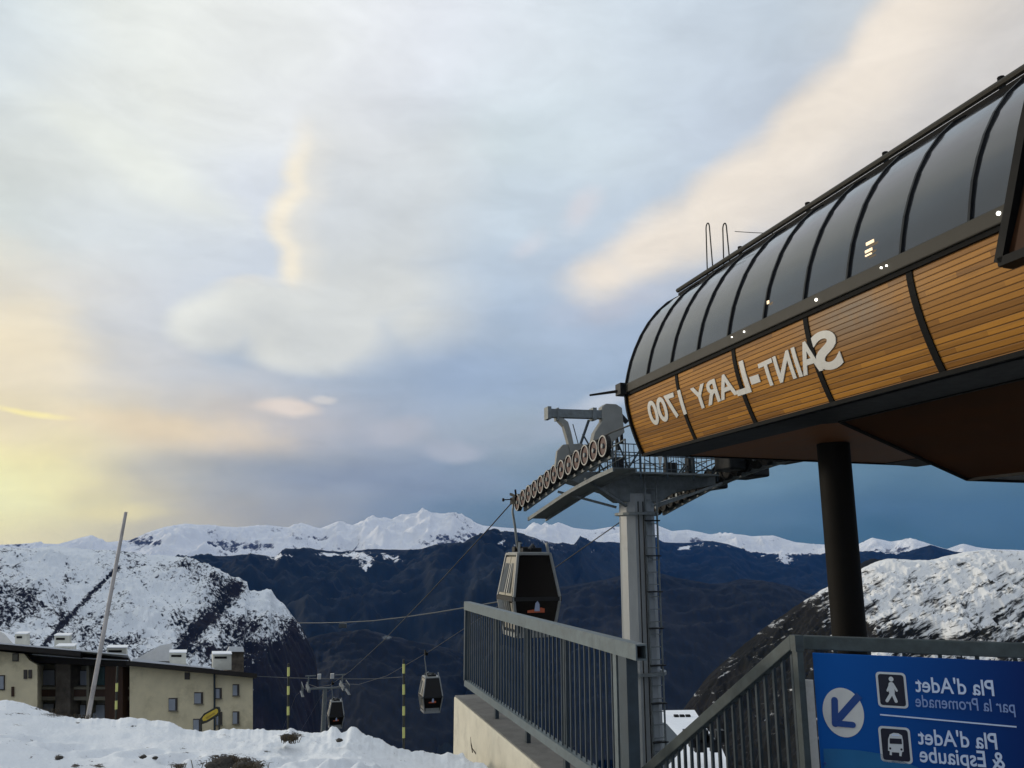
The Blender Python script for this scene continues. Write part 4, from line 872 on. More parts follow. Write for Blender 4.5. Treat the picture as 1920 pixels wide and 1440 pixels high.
for px_, y0_, y1_ in ((1158, 775, 812), (1170, 778, 830), (1163, 812, 842)):
    g0, g1 = E(px_, y0_), E(px_ + 4, y1_); m.bar(T(g0[0], TT + .25, g0[1]), T(g1[0], TT + .25, g1[1]), .07, .07)
g0, g1 = E(1160, 765), E(1182, 790); m.bar(T(g0[0], TT + .2, g0[1]), T(g1[0], TT + .2, g1[1]), .08, .1)
m.build('horn_bracket', M_dark, tw)
# ladder hanging in front of the shaft (pale wedge and dark rungs)
g0 = E(1196, 836); g1 = E(1212, 836); g2 = E(1206, 882)
MB().prism([T(g0[0], TT - .95, g0[1]), T(g1[0], TT - .95, g1[1]), T(g2[0], TT - .95, g2[1])], (0, .06, 0)).build('gusset', M_white, tw)

# ------------------------------------------------------------------ ropes and gondola cabins
RL = [(-3, 2.55), (2.8, 2.49), (4.2, 2.39), (6.0, 2.19), (7.6, 1.93), (9.3, 1.63), (12, .92), (21.4, -1.45), (34, -4.5), (50, -8.1), (66, -11.3), (82, -13.8), (97, -15.6), (130, -22), (220, -48)]
RR = [(-3, 2.6), (2.8, 2.55), (4.2, 2.49), (6.0, 2.31), (7.6, 2.03), (9.2, 1.72), (11.6, 1.1), (20, -.95), (32.7, -3.9), (42.5, -6.15), (60, -9.9), (80, -13.4), (97, -15.7), (130, -22), (220, -48)]
def rope(wd, tab, label):
    m = MB(); m.tube([LM @ Vector((wd, y, z)) for y, z in tab], .018, 8); o = m.build('haul_rope', M_cable, None, True); tag(o, label, 'cable', 'ropes of the gondola lift'); return o
rope(WL, RL, 'steel haul rope over the pale-rimmed left sheave train, descending into the valley')
rope(WR, RR, 'steel haul rope over the dark right sheave train, passing behind the tower shaft')
zr = lambda tab, y: float(np.interp(y, [p[0] for p in tab], [p[1] for p in tab]))
M_cabframe = mat('cabin_aluminium', (.42, .43, .42), .45, .3, .12, 8)
M_cabside = mat('cabin_side_cream', (.50, .46, .38), .5, .1, .15, 8)
M_cabglass = bpy.data.materials.new('cabin_glass'); M_cabglass.use_nodes = True
b = M_cabglass.node_tree.nodes['Principled BSDF']; b.inputs['Base Color'].default_value = (.010, .008, .007, 1); b.inputs['Roughness'].default_value = .25; b.inputs['Specular IOR Level'].default_value = .25
M_orange = mat('orange_decal', (.75, .16, .06), .5, 0, .1, 10); M_blue = mat('pale_blue_decal', (.55, .62, .85), .5, 0, .05, 10)
M_peak = mat('peak_decal', (.62, .42, .34), .5, 0, .05, 10)
def make_cabin():
    c = empty('gondola_cabin')
    # origin at the rope grip; x right of line, y along it.  body hangs 1.5 m below
    H0, H1 = -1.50, -3.60; zm = -2.62
    oy = 0.0; ox = .30
    a1, a2, a3 = .46, .64, .50      # half widths: roof, waist, floor
    l1, l2, l3 = .52, .74, .60
    rings = [(H0, a1, l1), (zm, a2, l2), (zm - .10, a2, l2), (H1, a3, l3)]
    def cor(i, sx, sy): z, a_, l_ = rings[i]; return Vector((ox + sx * a_, oy + sy * l_, z))
    # dark glazed shell
    m = MB(); vs = []
    for i in range(4):
        for sx, sy in ((-1, -1), (1, -1), (1, 1), (-1, 1)): vs.append(cor(i, sx * .985, sy * .985) if False else Vector((ox + sx * (rings[i][1] - .015), oy + sy * (rings[i][2] - .015), rings[i][0])))
    fs = [(0, 3, 2, 1), (12, 13, 14, 15)]
    for i in range(3):
        for k in range(4): fs.append((i * 4 + k, i * 4 + (k + 1) % 4, (i + 1) * 4 + (k + 1) % 4, (i + 1) * 4 + k))
    m.add(vs, fs); m.build('shell', M_cabglass, c)
    # aluminium frame along the edges
    m = MB()
    for sx, sy in ((-1, -1), (1, -1), (1, 1), (-1, 1)):
        for i in range(3):
            wd_ = .07 if i != 1 else .03
            m.bar(cor(i, sx, sy), cor(i + 1, sx, sy), wd_, .07, up=(sx, 0, 0))
    for i in (0, 3):
        P_ = [cor(i, sx, sy) for sx, sy in ((-1, -1), (1, -1), (1, 1), (-1, 1))]
        for k in range(4): m.bar(P_[k], P_[(k + 1) % 4], .07 if i == 0 else .09, .07 if i == 0 else .12)
    m.build('frame', M_cabframe, c, bevel=.01)
    m = MB()
    for sx in (-1, 1): m.bar(cor(1, sx, -1) + Vector((0, -.01, -.05)), cor(1, sx, 1) + Vector((0, .01, -.05)), .10, .12)
    m.bar(cor(1, -1, -1) + Vector((0, 0, -.05)), cor(1, 1, -1) + Vector((0, 0, -.05)), .03, .10)
    m.build('bumper', M_rubber, c)
    # cream side doors with ski racks (both sides)
    for sx in (-1, 1):
        m = MB()
        up_ = Vector((sx * .012, 0, 0))
        for (f0, f1) in ((.08, .48), (.52, .92)):
            def Ls(i, f_): return cor(i, sx, -1).lerp(cor(i, sx, 1), f_)
            p = [Ls(0, f0) + Vector((0, 0, -.08)), Ls(0, f1) + Vector((0, 0, -.08)), Ls(1, f1) + Vector((0, 0, .03)), Ls(1, f0) + Vector((0, 0, .03))]
            m.prism([q + up_ for q in p], up_)
            p = [Ls(2, f0) + Vector((0, 0, -.05)), Ls(2, f1) + Vector((0, 0, -.05)), Ls(3, f1) + Vector((0, 0, .14)), Ls(3, f0) + Vector((0, 0, .14))]
            m.prism([q + up_ for q in p], up_)
        d_ = m.build('door', M_cabside, c)
        m = MB()
        for f_ in (.2, .32, .44, .58, .70, .82):
            m.bar(Ls(0, f_) + Vector((sx * .05, 0, -.25)), Ls(1, f_) + Vector((sx * .05, 0, .1)), .03, .05); m.bar(Ls(2, f_) + Vector((sx * .06, 0, 0)), Ls(3, f_) + Vector((sx * .08, 0, .35)), .03, .05)
        m.build('ski_rack', M_cabframe, c)
    # lower white skirt panel on both ends
    for sy in (-1, 1):
        p = [cor(3, -1, sy) + Vector((.06, sy * .012, .06)), cor(3, 1, sy) + Vector((-.06, sy * .012, .06)), cor(3, 1, sy) + Vector((-.05, sy * .04, .26)), cor(3, -1, sy) + Vector((.05, sy * .04, .26))]
        MB().prism(p, (0, sy * .02, 0)).build('skirt', M_cabframe, c)
    # decal on the end facing the station: orange base with a small pale peak
    yb = oy - l2 + .03
    m = MB(); m.prism([Vector((ox - .26, yb - .0, -3.02)), Vector((ox + .22, yb, -3.02)), Vector((ox + .22, yb, -2.92)), Vector((ox + .12, yb - .0, -2.89)), Vector((ox + .02, yb, -2.93)), Vector((ox - .26, yb - .0, -2.96))], (0, -.012, 0))
    m.build('decal_base', M_orange, c)
    m = MB(); m.prism([Vector((ox - .07, yb - .014, -2.98)), Vector((ox + .08, yb - .014, -2.98)), Vector((ox + .07, yb - .014, -2.80)), Vector((ox + .02, yb - .014, -2.72)), Vector((ox - .04, yb - .014, -2.78))], (0, -.012, 0))
    m.build('decal_peak', M_blue, c)
    # roof, roof kit, hanger arm, grip
    MB().box((ox - a1 + .02, oy - l1 + .02, H0), (ox + a1 - .02, oy + l1 - .02, H0 + .05)).build('roof', M_cabframe, c, bevel=.02)
    m = MB(); m.box((ox - .25, oy - .3, H0 + .05), (ox + .3, oy + .1, H0 + .17)); m.tube([(ox - .1, oy - .35, H0 + .1), (ox + .1, oy - .1, H0 + .24), (ox + .3, oy + .2, H0 + .1)], .05, 8); m.box((ox - .35, oy + .15, H0 + .05), (ox + .1, oy + .4, H0 + .2))
    m.build('roof_fittings', M_dark, c, bevel=.02)
    for sx in (-1, 1):
        m = MB(); m.bar((ox + sx * (a1 - .04), oy - l1 + .03, H0 + .02), (ox + sx * (a1 - .07), oy - l1 + .10, H0 + .30), .06, .05)
        if sx < 0: m.bar((ox - a1 + .06, oy - l1 + .09, H0 + .29), (ox - a1 + .30, oy + .1, H0 + .29), .04, .04)
        m.build('roof_bracket', M_cabframe, c)
    m = MB(); m.tube([(-.12, 0, -.10), (-.15, 0, -.35), (-.08, 0, -.75), (-.02, 0, -1.25), (.06, 0, H0 + .08)], [.030, .034, .036, .038, .04], 8)
    m.build('hanger_arm', M_galv, c, True)
    m = MB(); m.box((-.02, -.10, -1.34), (.08, .10, -1.16)); m.build('damper', M_dark, c, bevel=.01)
    m = MB(); m.box((-.16, -.22, -.14), (.03, .22, .05)); m.bar((-.08, -.28, .02), (-.12, .30, .16), .06, .07); m.bar((-.1, .1, 0), (-.38, .1, -.02), .03, .03); m.disc((-.39, .1, -.02), (1, 0, 0), .05, .05, 10); m.bar((-.1, -.2, .0), (-.2, -.42, .22), .05, .05)
    m.build('grip', M_black, c, bevel=.01)
    return c
def kids(o): return [x for x in COL.objects if x.parent == o]
def copy_tree(o, parent=None):
    c = o.copy(); COL.objects.link(c); c.parent = parent
    for ch in kids(o): copy_tree(ch, c)
    return c
cab = make_cabin()
cabs = [(9.45, WL, RL, 'nearest gondola cabin, leaving the sheave train on its hanger above the grey railing'),
        (42.6, WR, RR, 'far dark-windowed gondola cabin, right of the right-hand yellow and black marker pole'),
        (63.0, WL, RL, 'distant gondola cabin in front of the far lift tower, just above the snow bank'),
        (69.5, WL + .55, [(0, -10.9), (200, -13.2)], 'small dark gondola cabin low behind a notch in the snow bank, right of the far tower')]
proto_cabs = []
for i, (y, wd, tab, lab) in enumerate(cabs[:3]):
    o = cab if i == 0 else copy_tree(cab)
    o.matrix_world = LM @ Matrix.Translation((wd + (.08 if i == 0 else 0), y, zr(tab, y)))
    o['label'] = lab; o['category'] = 'gondola'; o['group'] = 'gondola cabins on the lift line'
    proto_cabs.append(o)

# far tower down the line
ft = empty('distant_tower', LM @ Matrix.Translation((WC, 97, -30)))
tag(ft, 'distant grey lift tower low in the valley behind the snow bank', 'lift tower')
MB().tube([(0, 0, -8), (0, 0, 13.8)], [.42, .26], 12).build('shaft', M_galv, ft, True)
MB().box((-2.4, -.12, 13.75), (2.4, .12, 13.95)).build('crossarm', M_galv, ft)
for s_ in (-1, 1):
    m = MB(); m.box((s_ * 2.1 - .15, -2.6, 13.8), (s_ * 2.1 + .15, 2.6, 14.05))
    for k in range(9): m.disc((s_ * 2.1, -2.4 + .6 * k, 14.15), (1, 0, 0), .22, .12, 12)
    m.build('sheave_train', M_galv, ft)
    m = MB(); m.bar((s_ * 2.1, 0, 14), (s_ * 2.1, 0, 15.4), .14, .14); m.bar((s_ * 2.1 - .9 * s_, 0, 15.4), (s_ * 2.1 + .4 * s_, 0, 15.4), .12, .12); m.build('lifting_frame', M_galv, ft)
    m = MB()
    for k in range(5): m.bar((s_ * 2.8, -2.4 + 1.2 * k, 13.3), (s_ * 2.8, -2.4 + 1.2 * k, 14.4), .05, .05)
    m.bar((s_ * 2.8, -2.4, 14.4), (s_ * 2.8, 2.4, 14.4), .05, .05); m.bar((s_ * 2.8, -2.4, 13.3), (s_ * 2.8, 2.4, 13.3), .3, .05); m.build('catwalk', M_galv, ft)
    MB().box((s_ * .8 - .22, -.35, 15.0), (s_ * .8 + .22, .1, 15.6)).build('signal_box', M_white, ft)
# second small lift line crossing the valley
def px_line(name, pts, Y, r_, matl, label, cat='cable', group=None):
    o = MB().tube([at(a_, b_, y_) for (a_, b_), y_ in zip(pts, Y)], r_, 6).build(name, matl, None, True); tag(o, label, cat, group); return o
px_line('valley_cable', [(558, 1168), (600, 1168), (643, 1167), (700, 1164), (760, 1157), (820, 1148), (880, 1138), (960, 1124)], [90, 85, 80, 74, 68, 62, 56, 50], .045, M_cablef, 'pale cable strung across the valley left of the railing')
px_line('lower_cable', [(430, 1262), (480, 1268), (541, 1271), (620, 1273), (700, 1273), (760, 1269)], [150, 150, 145, 140, 135, 130], .05, M_cablef, 'thin lower cable passing behind the left marker pole and the far tower')
m = MB(); c_ = at(643, 1171, 80); m.box(c_ + Vector((-.35, -.2, -.3)), c_ + Vector((.35, .2, .1))); m.tube([c_ + Vector((0, 0, .1)), c_ + Vector((0, 0, .3))], .05, 6); tag(m.build('cable_ball', M_cablef, None, bevel=.08), 'small grey block hanging on the pale valley cable', 'cable block')

# ------------------------------------------------------------------ left railing on its wall
F0 = at(877, 1128, 10.2)
F0 = ray(877, 1128) * (-.55 / ray(877, 1128).z)
AF = R(-15.3)
axf = Vector((math.sin(AF), math.cos(AF), 0)); FM = Matrix.Translation((F0.x, F0.y, 0)) @ Matrix.Rotation(-AF, 4, 'Z')
LN = 5.30
fe = empty('railing', FM @ Matrix.Translation((0, 0, -1.75)))
tag(fe, 'long grey metal railing with vertical bars along the top of the beige wall', 'railing')
def Q(x, y, z): return Vector((x, y, z + 1.75))
# hollow rectangular top rail
m = MB(); y0, y1 = -LN, .04
for a_, b_ in (((-.04, -.56), (.04, -.55)), ((-.04, -.65), (.04, -.64)), ((-.04, -.64), (-.03, -.56)), ((.03, -.64), (.04, -.56))):
    m.box(Q(a_[0], y0, a_[1]), Q(b_[0], y1, b_[1]))
m.build('top_rail', M_rail, fe)
MB().box(Q(-.03, y0 + .12, -.64), Q(.03, y0 + .13, -.56)).build('rail_end_shade', M_black, fe)  # black plate paints the shade inside the open rail end
MB().box(Q(-.03, -LN + .05, -1.565), Q(.03, .02, -1.49)).build('bottom_rail', M_rail, fe)
nb = 46
for i in range(nb):
    y = -.06 - i * (LN - .35) / (nb - 1)
    MB().box(Q(-.006, y - .008, -1.49), Q(.006, y + .008, -.65)).build('baluster', M_bal, fe)
MB().box(Q(-.035, -.02, -1.5), Q(.035, .04, -.65)).build('end_stile', M_bal, fe)
for y in (-1.29, -2.50, -3.62):
    MB().box(Q(.035, y - .03, -1.78), Q(.075, y + .03, -.66)).build('post', M_bal, fe)
    MB().box(Q(-.02, y - .09, -1.745), Q(.13, y + .09, -1.73)).build('foot_plate', M_dark, fe)
MB().box(Q(-.04, -LN + .16, -3.3), Q(.04, -LN + .30, -.65)).build('end_post', M_bal, fe)
MB().box(Q(-.03, -LN + .36, -3.3), Q(.03, -LN + .42, -.65)).build('end_stile', M_rail, fe)
wl_ = empty('retaining_wall', FM @ Matrix.Translation((0, 0, -6)))
tag(wl_, 'beige concrete wall under the long railing, snow against its foot', 'wall')
MB().box((-.10, -6.5, 0), (.28, .30, 4.27)).build('wall_body', M_conc, wl_, bevel=.015)
MB().box((-.09, -6.5, 4.272), (.27, .29, 4.285)).build('coping', M_concd, wl_)
# dead twigs behind and on the wall
def twig(px_, py_, Y_, h_, n_, label, col=(.05, .038, .03)):
    m = MB(); c_ = at(px_, py_, Y_)
    for k in range(n_):
        a_ = random.uniform(-.5, .5); p = c_ + Vector((random.uniform(-.06, .06), random.uniform(-.05, .05), 0)); q = p + Vector((math.sin(a_) * h_ * .6, random.uniform(-.1, .1) * h_, h_ * random.uniform(.5, 1)))
        m.tube([p, (p + q) / 2 + Vector((random.uniform(-.02, .02), 0, 0)), q], [.006, .005, .002], 4)
    o = m.build('dry_plant', mat('dry_stem', col, .9, 0, .3, 10), None); tag(o, label, 'plant'); return o
twig(893, 1412, 9.6, .22, 3, 'thin dark stems against the foot of the beige wall')

# ------------------------------------------------------------------ stair handrail and sign fence on the right
SG = ray(1530, 1193) * (-.55 / ray(1530, 1193).z); AS = R(113)
dS = Vector((math.sin(AS), math.cos(AS), 0)); nS = Vector((-dS.y, dS.x, 0))
if nS.y > 0: nS = -nS                                  # faces the camera
SM = Matrix(((dS.x, -nS.x, 0, SG.x), (dS.y, -nS.y, 0, SG.y), (0, 0, 1, 0), (0, 0, 0, 1)))   # x along sign, y away from viewer
def sp(px_, py_):
    r = ray(px_, py_); p = r * (Vector((SG.x, SG.y, 0)).dot(nS) / r.dot(nS)); d = p - Vector((SG.x, SG.y, 0)); return d.dot(dS), p.z
M_rail2 = mat('dark_rail_steel', (.075, .10, .105), .55, .2, .3, 12, .1, dirt=(.04, .045, .04))
gf = empty('guardrail', SM @ Matrix.Translation((0, 0, -1.7)))
tag(gf, 'dark steel guardrail with broad top rail carrying the blue direction sign', 'railing')
MB().box((-.09, .02, 1.15 - .095), (3.2, .08, 1.15)).build('top_rail', M_rail2, gf, bevel=.006)
xp = sp(1500, 1300)[0]; sx0_ = sp(1529, 1300)[0]
for x_ in (xp + .015, 1.55, 3.1):
    MB().box((x_ - .035, .03, -1.0), (x_ + .0, .09, 1.055)).build('post', M_rail2, gf)
xw0, xw1 = sp(1497, 1330)[0], sp(1532, 1330)[0]
MB().box((xw0 - .004, -.085, -1.0), (sx0_ - .006, -.045, .86)).build('pale_post', M_white, gf)
for k in range(14):
    x_ = .12 + .22 * k; MB().box((x_ - .012, .045, -.2), (x_ + .012, .069, 1.055)).build('baluster', M_rail2, gf)
# stair railing going down along the lift axis
S0 = ray(1487, 1190) * (-.53 / ray(1487, 1190).z)
def strail(px_, py_):
    r = ray(px_, py_); p = r * (S0.dot(rt) / r.dot(rt)); d = p - S0; return d.dot(ax), p.z
e1 = strail(1215, 1432); sl_ = (e1[1] + .53) / e1[0]
sr = empty('stair_railing', Matrix.Translation((S0.x, S0.y, -1.7)) @ Matrix.Rotation(-AZ, 4, 'Z'))
tag(sr, 'dark handrail with vertical bars sloping down the stairs, left of the blue sign', 'railing')
m = MB(); yE = e1[0] + .35
m.prism([(-.03, 0, 1.17), (-.03, yE, 1.17 + sl_ * yE), (-.03, yE, 1.07 + sl_ * yE), (-.03, 0, 1.07)], (.07, 0, 0)); m.build('handrail', M_rail2, sr, bevel=.006)
MB().prism([(-.02, 0, .20), (-.02, yE, .20 + sl_ * yE), (-.02, yE, .14 + sl_ * yE), (-.02, 0, .14)], (.05, 0, 0)).build('bottom_rail', M_rail2, sr)
MB().box((-.03, -.06, 1.062), (.04, -.001, 1.17)).build('handrail_end', M_rail2, sr)
y = .04
while y < yE - .03:
    z = sl_ * y; MB().box((-.002, y - .012, .20 + z - .02), (.02, y + .012, 1.08 + z)).build('baluster', M_bal, sr); y += .115
for y in (-.03,): MB().box((-.02, y - .028, -1.2), (.03, y + .028, 1.06)).build('post', M_rail2, sr)
# stairs and landing (mostly below the picture)
ss = empty('stairs', Matrix.Translation((S0.x, S0.y, -1.7)) @ Matrix.Rotation(-AZ, 4, 'Z')); tag(ss, 'concrete stairs going down between the two railings, below the picture edge', 'stairs')
for k in range(14):
    MB().box((-1.15, .02 + .28 * k, -.3 - .19 * k - 1.5), (-.05, .3 + .28 * k - .002, -.12 - .19 * k - .2 * 0)).build('step', M_concd, ss)
o = MB().box((-2.6, -5.0, -.5), (3.5, -.02, -.08)).build('landing', M_concd, None); o.matrix_world = SM @ Matrix.Translation((0, 0, -1.62)); tag(o, kind='structure')
o.name = 'concrete_path'

# the blue sign
sg = empty('direction_sign', SM @ Matrix.Translation((0, 0, -1.7)))
tag(sg, 'blue direction sign with white arrow, pedestrian and bus symbols and mirrored place names', 'sign')
def Z_(z): return z + 1.7
sx0 = sp(1529, 1300)[0]; sx1 = 1.75; sz1 = sp(1529, 1224)[1]; sz0 = -1.60
m_blue = bpy.data.materials.new('sign_blue'); m_blue.use_nodes = True; t = m_blue.node_tree; b = t.nodes['Principled BSDF']; b.inputs['Roughness'].default_value = .55; b.inputs['Specular IOR Level'].default_value = .15
co = t.nodes.new('ShaderNodeTexCoord'); sp_ = t.nodes.new('ShaderNodeSeparateXYZ'); t.links.new(co.outputs['Object'], sp_.inputs[0])
nn = noise_n(t, co.outputs['Object'], 5, 4, .5)
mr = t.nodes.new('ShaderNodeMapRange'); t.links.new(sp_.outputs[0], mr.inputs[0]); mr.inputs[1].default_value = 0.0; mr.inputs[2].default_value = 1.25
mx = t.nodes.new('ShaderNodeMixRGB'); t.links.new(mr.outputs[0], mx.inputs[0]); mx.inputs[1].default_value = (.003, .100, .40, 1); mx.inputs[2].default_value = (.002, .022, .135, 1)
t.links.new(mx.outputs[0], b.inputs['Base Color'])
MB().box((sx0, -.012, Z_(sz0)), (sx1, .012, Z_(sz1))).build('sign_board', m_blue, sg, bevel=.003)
def spoly(pts, lay, name, matl, parent=sg):
    q = [sp(*p) for p in pts]; MB().prism([(x, -.0125 - lay * .0022, Z_(z)) for x, z in q], (0, -.002, 0)).build(name, matl, parent)
# wave of lighter blue at the foot
M_wave = mat('sign_wave_blue', (.008, .20, .50), .4, 0, .1, 4)
spoly([(1544, 1403), (1570, 1403), (1610, 1406), (1650, 1412), (1690, 1425), (1730, 1442), (1790, 1475), (1790, 1520), (1550, 1520)], 1, 'wave', M_wave)
M_sw = mat('sign_white', (.90, .95, 1.0), .5, 0, .04, 20); M_navy = mat('sign_navy', (.004, .006, .03), .5, 0, .1, 10); M_circ = mat('sign_circle', (1.0, 1.0, .97), .5, 0, .06, 12); M_sg = mat('sign_lettering', (.58, .68, .88), .5, 0, .05, 20)
cxy = sp(1581, 1335); ra = (sp(1620, 1337)[0] - sp(1543, 1333)[0]) / 2; rb = (sp(1580, 1289)[1] - sp(1581, 1381)[1]) / 2
rc_ = (ra + rb) / 2
MB().prism([(cxy[0] + ra * math.cos(a_), -.0125 - .0022, Z_(cxy[1]) + rb * math.sin(a_)) for a_ in np.linspace(0, 2 * math.pi, 48, endpoint=False)], (0, -.002, 0)).build('arrow_disc', M_circ, sg)
m_ar = mat('sign_arrow_blue', (.009, .085, .38), .4, 0, .05, 10)
def sline(p, q, wpx, lay, name, matl, rnd=True):
    a_ = sp(*p); b_ = sp(*q); wd_ = wpx / F * 5.9
    d = Vector((b_[0] - a_[0], 0, b_[1] - a_[1])); n_ = Vector((-d.z, 0, d.x)).normalized() * wd_ / 2; dn = d.normalized() * wd_ / 2
    A_ = Vector((a_[0], -.0125 - lay * .0022, Z_(a_[1]))); B_ = Vector((b_[0], -.0125 - lay * .0022, Z_(b_[1])))
    pts = [A_ - n_, B_ - n_] + ([B_ + dn * math.cos(t_) * 1 + n_ * math.sin(t_) for t_ in np.linspace(-math.pi / 2, math.pi / 2, 7)[1:-1]] if rnd else []) + [B_ + n_, A_ + n_] + ([A_ - dn * math.cos(t_) + n_ * math.sin(t_) for t_ in np.linspace(math.pi / 2, -math.pi / 2, 7)[1:-1]] if rnd else [])
    MB().prism(pts, (0, -.002, 0)).build(name, matl, sg)
sline((1566, 1354), (1611, 1303), 12, 2, 'arrow_shaft', m_ar, False)
sline((1565, 1312), (1566, 1356), 11, 3, 'arrow_head', m_ar); sline((1566, 1355), (1599, 1358), 10, 4, 'arrow_head', m_ar)
def rrect(cx_, cy_, hw, hh, rad, lay, name, matl):
    c_ = sp(cx_, cy_); P_ = []
    for (sx_, sz_, a0) in ((1, 1, 0), (-1, 1, 90), (-1, -1, 180), (1, -1, 270)):
        for a_ in np.linspace(a0, a0 + 90, 5): P_.append((c_[0] + sx_ * (hw - rad) + rad * math.cos(R(a_)), -.0125 - lay * .0022, Z_(c_[1]) + sz_ * (hh - rad) + rad * math.sin(R(a_))))
    MB().prism(P_, (0, -.002, 0)).build(name, matl, sg)
def halfw(x0_, x1_, y_): return (sp(x1_, y_)[0] - sp(x0_, y_)[0]) / 2
for cx_, cy_, x0_, x1_, y0_, y1_ in ((1672, 1293, 1644, 1700, 1260, 1326), (1678.5, 1395.5, 1649, 1708, 1362, 1429)):
    hw = halfw(x0_, x1_, cy_); hh = (sp(cx_, y0_)[1] - sp(cx_, y1_)[1]) / 2
    rrect(cx_, cy_, hw, hh, .025, 1, 'pictogram_border', M_sw); rrect(cx_, cy_, hw - .014, hh - .014, .016, 2, 'pictogram_field', M_navy)
# walking figure
fig = [('head', None)]
c_ = sp(1670.5, 1272.5); MB().prism([(c_[0] + .015 * math.cos(a_), -.0125 - 3 * .0022, Z_(c_[1]) + .016 * math.sin(a_)) for a_ in np.linspace(0, 2 * math.pi, 16, endpoint=False)], (0, -.002, 0)).build('pedestrian_head', M_sw, sg)
for k, (p, q, wd_) in enumerate([((1671, 1283), (1672, 1298), 9), ((1672, 1298), (1663, 1313), 5), ((1673, 1298), (1680, 1314), 5), ((1669, 1282), (1664, 1294), 3.5), ((1674, 1282), (1681, 1294), 3.5)]):
    sline(p, q, wd_, 3 + .35 * (k + 1), 'pedestrian_limb', M_sw)
# bus
spoly([(1665, 1385), (1668, 1376), (1675, 1373), (1684, 1374), (1691, 1378), (1693, 1388), (1694, 1408), (1691, 1409), (1690, 1417), (1686, 1416), (1686, 1410), (1672, 1409), (1672, 1415), (1668, 1414), (1668, 1407), (1665, 1406)], 3, 'bus_body', M_sw)
spoly([(1668, 1383), (1690, 1384), (1691, 1394), (1668, 1393)], 4, 'bus_window', M_navy)
spoly([(1672, 1376), (1686, 1377), (1686, 1379), (1672, 1378)], 4, 'bus_blind', M_sg)
for x_, y_ in ((1669, 1402), (1690, 1404)): c_ = sp(x_, y_); MB().prism([(c_[0] + .007 * math.cos(a_), -.0125 - 4 * .0022, Z_(c_[1]) + .007 * math.sin(a_)) for a_ in np.linspace(0, 2 * math.pi, 12, endpoint=False)], (0, -.002, 0)).build('bus_headlight', M_navy, sg)
sline((1650, 1339), (1905, 1362), 2.2, 1.5, 'divider_line', M_sg, False)
def sign_text(s, xl, yl, xr, yr, cap, matl, bold=.0):
    # mirrored: first letter at the right (xr, yr = its baseline), last letter at the left
    a_ = sp(xr, yr); b_ = sp(xl, yl)
    def fm(u, v_):
        x = a_[0] + (b_[0] - a_[0]) * u; z = a_[1] + (b_[1] - a_[1]) * u + v_ * cap
        return Vector((x, -.0185, Z_(z))), Vector((x, -.0135, Z_(z)))
    return place_text(s, 'sign_text', fm, matl, sg, bold)
cap1 = sp(1860, 1272)[1] - sp(1862, 1303)[1]
sign_text("Pla d'Adet", 1717, 1296, 1864, 1304, cap1 * .93, M_sg, .012)
sign_text("par la Promenade", 1717, 1324, 1903, 1336, cap1 * .74, mat('sign_lettering_dim', (.22, .32, .60), .5, 0, .05, 20), .004)
sign_text("Pla d'Adet", 1722, 1394, 1870, 1404, cap1 * .93, M_sg, .012)
sign_text("& Espiaube", 1725, 1427, 1884, 1440, cap1 * .93, M_sg, .012)
m = MB(); c_ = sp(1547, 1430); m.disc((c_[0], -.02, Z_(c_[1])), (0, 1, 0), .009, .012, 10); m.build('screw', m_ar, sg)

# ------------------------------------------------------------------ apartment building on the left
bd = empty('apartment_building', loc=at(300, 1400, 48))
tag(bd, 'long ochre apartment building with dark flat eaves and square chimneys beyond the snow bank', 'building')
BI = bd.matrix_world.inverted()
M_och = mat('ochre_render', (1.2, 1.04, .70), .85, 0, .10, 1.2, .15, 20, dirt=(.36, .30, .15), dirtamt=.5)
M_eave = mat('eave_dark', (.028, .022, .020), .8, 0, .3, 3)
M_win = mat('shutter_blind', (.50, .54, .62), .5, 0, .1, 2); M_winf = mat('window_frame_dark', (.10, .085, .075), .6, 0, .2, 4)
M_brown = mat('brown_cladding', (.08, .036, .018), .7, 0, .35, 3, stretch=(8, 1, .3)); M_stone = mat('stone_pier', (.17, .14, .11), .9, 0, .5, 2.2, .6, 6, dirt=(.05, .045, .04))
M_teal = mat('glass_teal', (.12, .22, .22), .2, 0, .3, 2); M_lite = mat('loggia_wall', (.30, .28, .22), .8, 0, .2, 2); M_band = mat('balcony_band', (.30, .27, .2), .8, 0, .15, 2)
def fp(x, y, Y_): return BI @ at(x, y, Y_)
def face_poly(pts, Y_, dep, name, matl, parent=bd, bev=0):
    m = MB(); m.prism([fp(x, y, Y_) for x, y in pts], (-.42 * dep if dep > 3 or name == 'chimney' else 0, dep, -.17 * dep if 'roof' in name else (-.12 * dep if dep > 3 else 0))); return m.build(name, matl, parent, bevel=bev)
def face_rect(x0, y0, x1, y1, Y_, dep, name, matl, parent=bd):
    return face_poly([(x0, y1), (x1, y1), (x1, y0), (x0, y0)], Y_, dep, name, matl, parent)
